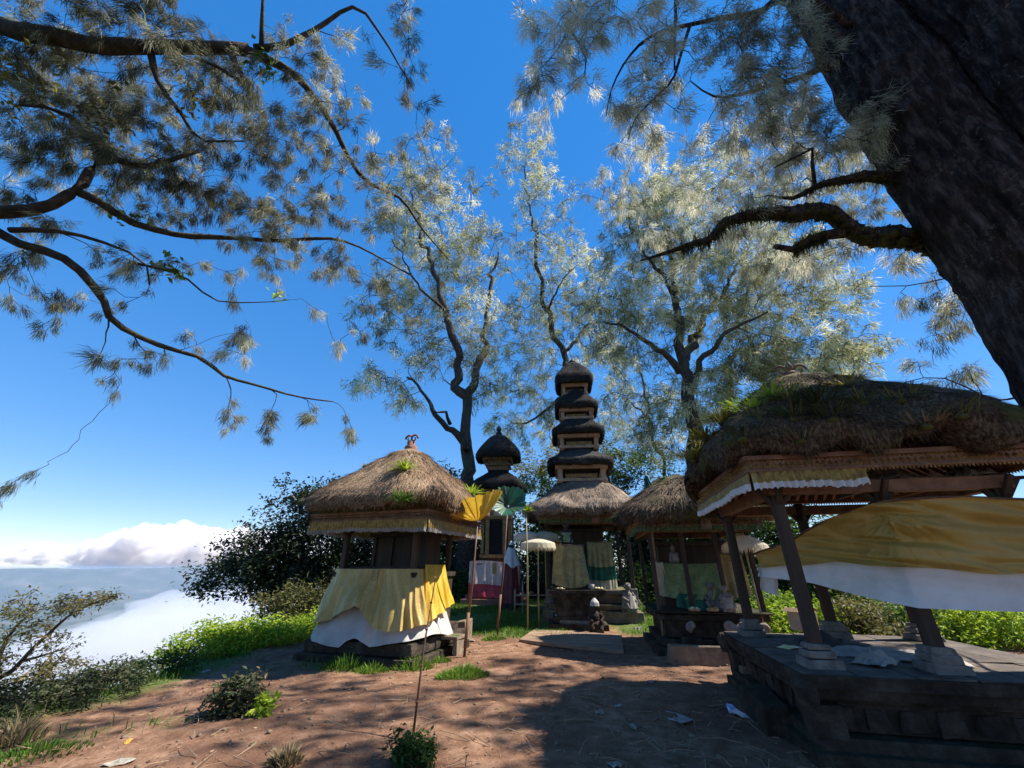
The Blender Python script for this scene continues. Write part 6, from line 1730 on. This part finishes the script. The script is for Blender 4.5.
for i, (px, Y, ells, mat, tn, lb) in enumerate([
    (400, 19.5, [(395, 545, 50, 40, 221), (420, 580, 50, 35, 204), (375, 590, 40, 30, 136)], 'leaf', 0.25, 'dark green tree seen through the posts of the gold wrapped shrine'),
    (450, 21.5, [(455, 530, 40, 40, 187), (470, 575, 45, 35, 187), (440, 490, 30, 30, 30)], 'leaf_dark', 0.5, 'dark tree between the gold wrapped shrine and the pink skirted shrine'),
    (540, 22.5, [(545, 540, 40, 40, 204), (560, 575, 45, 30, 187), (530, 500, 30, 30, 36)], 'leaf', 0.2, 'dark green tree behind the cream parasols'),
    (645, 20.5, [(640, 545, 45, 40, 221), (655, 580, 40, 30, 170), (620, 500, 36, 34, 50)], 'leaf_dark', 0.5, 'dark tree behind the right post of the tall pagoda shrine'),
    (720, 18.5, [(720, 545, 50, 36, 120), (745, 575, 50, 35, 120), (700, 510, 40, 30, 60)], 'leaf', 0.3, 'green tree behind the shrine hung with green cloth'),
    (790, 16.5, [(800, 560, 50, 40, 130), (785, 520, 40, 30, 70), (830, 590, 50, 35, 110)], 'leaf', 0.45, 'green tree seen under the left eave of the big pavilion'),
    (535, 27.0, [(535, 472, 24, 20, 60), (560, 455, 20, 20, 30)], 'leaf_yellow', 0.6, 'yellow green tree crown beside the two-roofed shrine'),
    (605, 26.0, [(605, 470, 40, 26, 90), (640, 470, 36, 24, 70), (575, 490, 40, 20, 50)], 'leaf', 0.3, 'dark green crown right behind the lowest roof of the pagoda'),
    ]):
    broad_tree(lb, px, Y, -0.1, ells, 320 + i, 26, 0.2, mat, 1.6, 0.16, tn, group=bgt, spread=0.26)
for i, (px, py, Y, r, mt_, tn, lb) in enumerate([
    (815, 620, 11.2, (0.9, 0.7, 0.9), 'leaf_bright', 0.45, 'sunlit green bush behind the near left post of the big pavilion'),
    (785, 612, 12.4, (1.0, 0.8, 1.0), 'leaf_bright', 0.3, 'green bush between the two left posts of the big pavilion'),
    (865, 620, 11.0, (1.0, 0.8, 1.0), 'leaf_olive', 0.5, 'olive bush behind the middle of the big pavilion'),
    (915, 622, 11.5, (1.2, 0.8, 1.1), 'leaf', 0.6, 'green bush right behind the back plinth of the big pavilion'),
    (965, 625, 11.0, (1.2, 0.8, 0.95), 'leaf_bright', 0.5, 'bright leafy bush behind the right half of the big pavilion'),
    (1015, 625, 10.5, (1.2, 0.9, 1.0), 'leaf_bright', 0.42, 'bright leafy bush at the far right behind the big pavilion'),
    (890, 600, 14.5, (2.0, 1.0, 1.9), 'leaf', 0.3, 'tall dark green bush in the back row behind the big pavilion'),
    (985, 600, 14.5, (2.2, 1.0, 1.7), 'leaf', 0.35, 'wide green bush in the back row at the far right')]):
    p = onz(px, Y, -0.05, py)
    shrub(lb, p, r, 130, 24, 0.11, mt_, 360 + i, 'leafy_bush', 'bush', 'bushes behind the big pavilion', tone0=tn)
for i, (px, Y, r, mt_, lb) in enumerate([(575, 20.5, (1.6, 0.8, 1.6), 'leaf_dark', 'dark hedge bush behind the central shrine posts'), (650, 17.5, (1.4, 0.8, 1.5), 'leaf', 'dark green bush between the central and right shrines'), (455, 18.8, (1.4, 0.8, 1.2), 'leaf', 'green bush left of the pink skirted shrine'), (400, 16.0, (1.5, 0.8, 1.0), 'leaf_olive', 'olive bush behind the gold wrapped altar'), (535, 19.5, (1.2, 0.7, 1.3), 'leaf_dark', 'dark bush right of the pink skirted shrine'), (700, 15.5, (1.4, 0.8, 1.4), 'leaf', 'dark green bush right behind the green draped shrine'), (745, 14.5, (1.3, 0.8, 1.1), 'leaf', 'green bush right of the green draped shrine')]):
    shrub(lb, onz(px, Y, -0.05), r, 120, 24, 0.13, mt_, 380 + i, 'leafy_bush', 'bush', 'bushes behind the shrines', tone0=0.35)

# far thicket closing the view between the shrines: one mass nobody could count
r8 = np.random.default_rng(500)
cc = []
while len(cc) < 900:
    x = r8.uniform(-7, 17); y = r8.uniform(23.5, 29); hmx = 3.4 + 1.8 * vn(np.array([x * 0.5, y * 0.3, 0.0]), 3)
    z = r8.uniform(0, max(0.8, hmx) * (0.55 if x < -4 else 1.0))
    cc.append((x, y, gz(x, y) + z))
o = leaf_cloud(MB(), np.array(cc), 26, 0.24, 0.34, r8, 0.3, 0.2).build('thicket', MT['leaf'])
tag(o, 'dark green thicket closing the view behind the shrines', 'thicket', kind='stuff')

# small windswept tree on the slope at the left edge
sb = np.array([-8.0, 5.9, gz(-8.0, 5.9) - 0.3])
tt = thing('windswept_tree', 'small windswept tree with olive foliage leaning out from the slope at the left edge', 'tree', sb)
sk = Skel(400)
def S6(px, py): return W(px, py, 6.3)
sk.limb([sb, S6(-20, 690), S6(10, 672), S6(30, 650), S6(50, 632), S6(70, 615), S6(92, 603), S6(108, 598)], 0.07, 0.008, 0.03, 0.12)
sk.limb([S6(-10, 690), S6(0, 650), S6(15, 625), S6(35, 612)], 0.045, 0.008, 0.02, 0.12)
sk.limb([S6(20, 662), S6(45, 655), S6(65, 648)], 0.025, 0.006, 0.02, 0.12)
T = px_cloud([(30, 610, 40, 18, 46), (75, 605, 30, 12, 40), (10, 635, 30, 25, 36), (45, 640, 30, 18, 30), (50, 665, 34, 10, 36), (10, 668, 25, 16, 24), (98, 600, 12, 7, 14)], 6.3, 0.6, rt_)
sk.grow(T, 0.004, 0.012, 0.12, 0.1)
sk.mesh(sb).build('trunk', MT['bark_grey'], tt, smooth=True)
leaf_cloud(MB(), T - sb, 12, 0.06, 0.055, rt_, 0.68, 0.22, aspect=0.35).build('crown', MT['leaf_olive'], tt)

# ferns and moss growing on the roofs
from mathutils.bvhtree import BVHTree
def bvh_of(root):
    root_m = Matrix.Translation(root.location) @ Matrix.Rotation(root.rotation_euler.z, 4, 'Z')
    o = [c for c in root.children if c.name.startswith('thatch')][0]
    return BVHTree.FromPolygons([root_m @ v.co for v in o.data.vertices], [tuple(p.vertices) for p in o.data.polygons])
BV = [bvh_of(pav), bvh_of(ls)]
def roof_plant(label, px, py, Y, n, L, mat, seed, wd=0.012, name='fern', up=1.0, droop=0.45):
    best = None
    for dpx in (0, 3, -3, 6, 9, 12, 16, 20):
        d = ray(px + (dpx if px < 800 else 0), py + abs(dpx) * 0.6)
        for b_ in BV:
            h_ = b_.ray_cast(Vector(CAM), Vector(d).normalized())
            if h_[0] is not None and (best is None or h_[3] < best[1]): best = (np.array(h_[0]), h_[3])
        if best: break
    c = best[0] if best else W(px, py, Y)
    t = thing(name, label, 'plant', c, 0, 'plants growing on the thatch')
    leaf_blades(MB(), (0, 0, 0), n, L, wd, np.random.default_rng(seed), up, 0.9, droop, 0.22 if name == 'roof_weed' else 0.12).build('fronds', MT[mat], t)
    MB().blob((0, 0, -0.02), (0.06, 0.06, 0.04), 8, 0.3, seed).build('root_clump', MT['leaf_olive'], t, smooth=True)
    return t
roof_plant('bright fern high on the brown thatch of the gold wrapped shrine', 405, 470, 8.95, 110, 0.46, 'leaf_bright', 1)
roof_plant('larger fern hanging at the eave of the gold wrapped shrine', 402, 503, 8.42, 130, 0.5, 'leaf', 2)
roof_plant('bright fern at the right corner of the brown thatch', 474, 492, 8.75, 90, 0.44, 'leaf_bright', 3)
roof_plant('little moss fern on the left slope of the brown thatch', 362, 464, 9.2, 20, 0.14, 'leaf_yellow', 4, 0.008)
for i, (px, py, Y, n, L, mt_, lb) in enumerate([(772, 397, 5.35, 70, 0.26, 'leaf_bright', 'bright grass tuft near the peak of the big thatch'), (752, 408, 5.15, 46, 0.2, 'leaf_bright', 'smaller bright grass tuft, just left of the one near the peak'), (790, 400, 5.2, 60, 0.26, 'leaf_olive', 'olive tuft right of the bright ones near the peak'), (815, 405, 5.0, 80, 0.34, 'leaf_dark', 'dark spiky plant in the middle of the big thatch'),
                                            (846, 385, 5.5, 46, 0.2, 'leaf_yellow', 'yellow green moss tuft on the right skyline of the big thatch'), (722, 422, 5.5, 150, 0.3, 'leaf_yellow', 'yellow moss plant highest on the left edge of the big thatch'), (705, 440, 5.7, 160, 0.3, 'leaf_yellow', 'yellow moss plant in the middle of the left edge of the big thatch'), (688, 455, 6.0, 150, 0.3, 'leaf_yellow', 'yellow moss plant lowest on the left edge of the big thatch'),
                                            (900, 400, 4.9, 50, 0.2, 'leaf_olive', 'olive weed tuft on the right slope of the big thatch'), (800, 440, 4.55, 60, 0.24, 'straw', 'dry hanging tuft at the front eave of the big thatch')]):
    roof_plant(lb, px, py, Y, int(n * 1.6), L * 1.25, mt_, 20 + i, 0.008, 'roof_weed')

for i, (px, py, mt_, n, L, lb) in enumerate([(760, 418, 'leaf_olive', 60, 0.26, 'olive fern below the bright tufts on the left slope of the big thatch'), (735, 405, 'leaf_bright', 70, 0.28, 'bright fern on the upper left skyline of the big thatch'), (832, 418, 'leaf_dark', 90, 0.36, 'dark fern drooping low on the middle of the big thatch'),
        (862, 402, 'leaf_olive', 60, 0.26, 'olive fern right of the dark spiky plant on the big thatch'), (742, 438, 'leaf_dark', 60, 0.3, 'dark fern low on the left slope of the big thatch'), (792, 418, 'leaf_dark', 110, 0.4, 'bushy dark fern below the olive tuft on the big thatch'), (960, 415, 'leaf_olive', 70, 0.3, 'olive weeds near the trunk on the right end of the big thatch'), (925, 425, 'straw', 90, 0.3, 'dry straw tuft low on the right slope of the big thatch')]):
    roof_plant(lb, px, py, 5.0, n, L, mt_, 60 + i, 0.008, 'roof_weed')
for i, (px, py, r, mt_, lb) in enumerate([(452, 622, 0.3, 'leaf', 'small leafy plant at the back of the little seat'), (478, 612, 0.34, 'leaf_bright', 'low leafy plant on the lawn before the pink skirt'), (556, 612, 0.26, 'leaf', 'small green plant at the left side of the dark altar'), (648, 616, 0.4, 'leaf', 'leafy plant on the lawn between the two right hand shrines')]):
    shrub(lb, G(px, py), (r, r, r * 1.1), 24, 16, 0.09, mt_, 700 + i, 'leafy_plant', 'plant', 'plants on the lawn', stems=5, tone0=0.45)
for i, (x, y, z, lb) in enumerate([(3.75, 9.42, ghz + 0.801, 'flower tray at the left end of the green draped altar'), (4.1, 9.36, ghz + 0.801, 'flower tray in the middle of the green draped altar ledge')]):
    q = thing('offering_tray', lb, 'offering', (x, y, z), 0.3 * i)
    MB().lathe([(0.0, 0.005), (0.11, 0.006), (0.13, 0.05), (0.12, 0.052), (0.1, 0.015), (0.0, 0.014)], 12).build('tray_body', MT['bamboo'], q, smooth=True)
    mb = MB()
    for k in range(10): mb.blob((r9.uniform(-0.07, 0.07), r9.uniform(-0.07, 0.07), 0.045), r9.uniform(0.02, 0.035), 6, 0.2, k)
    mb.build('flower_heap', MT['orange'] if i else MT['paper_yellow'], q, smooth=True)
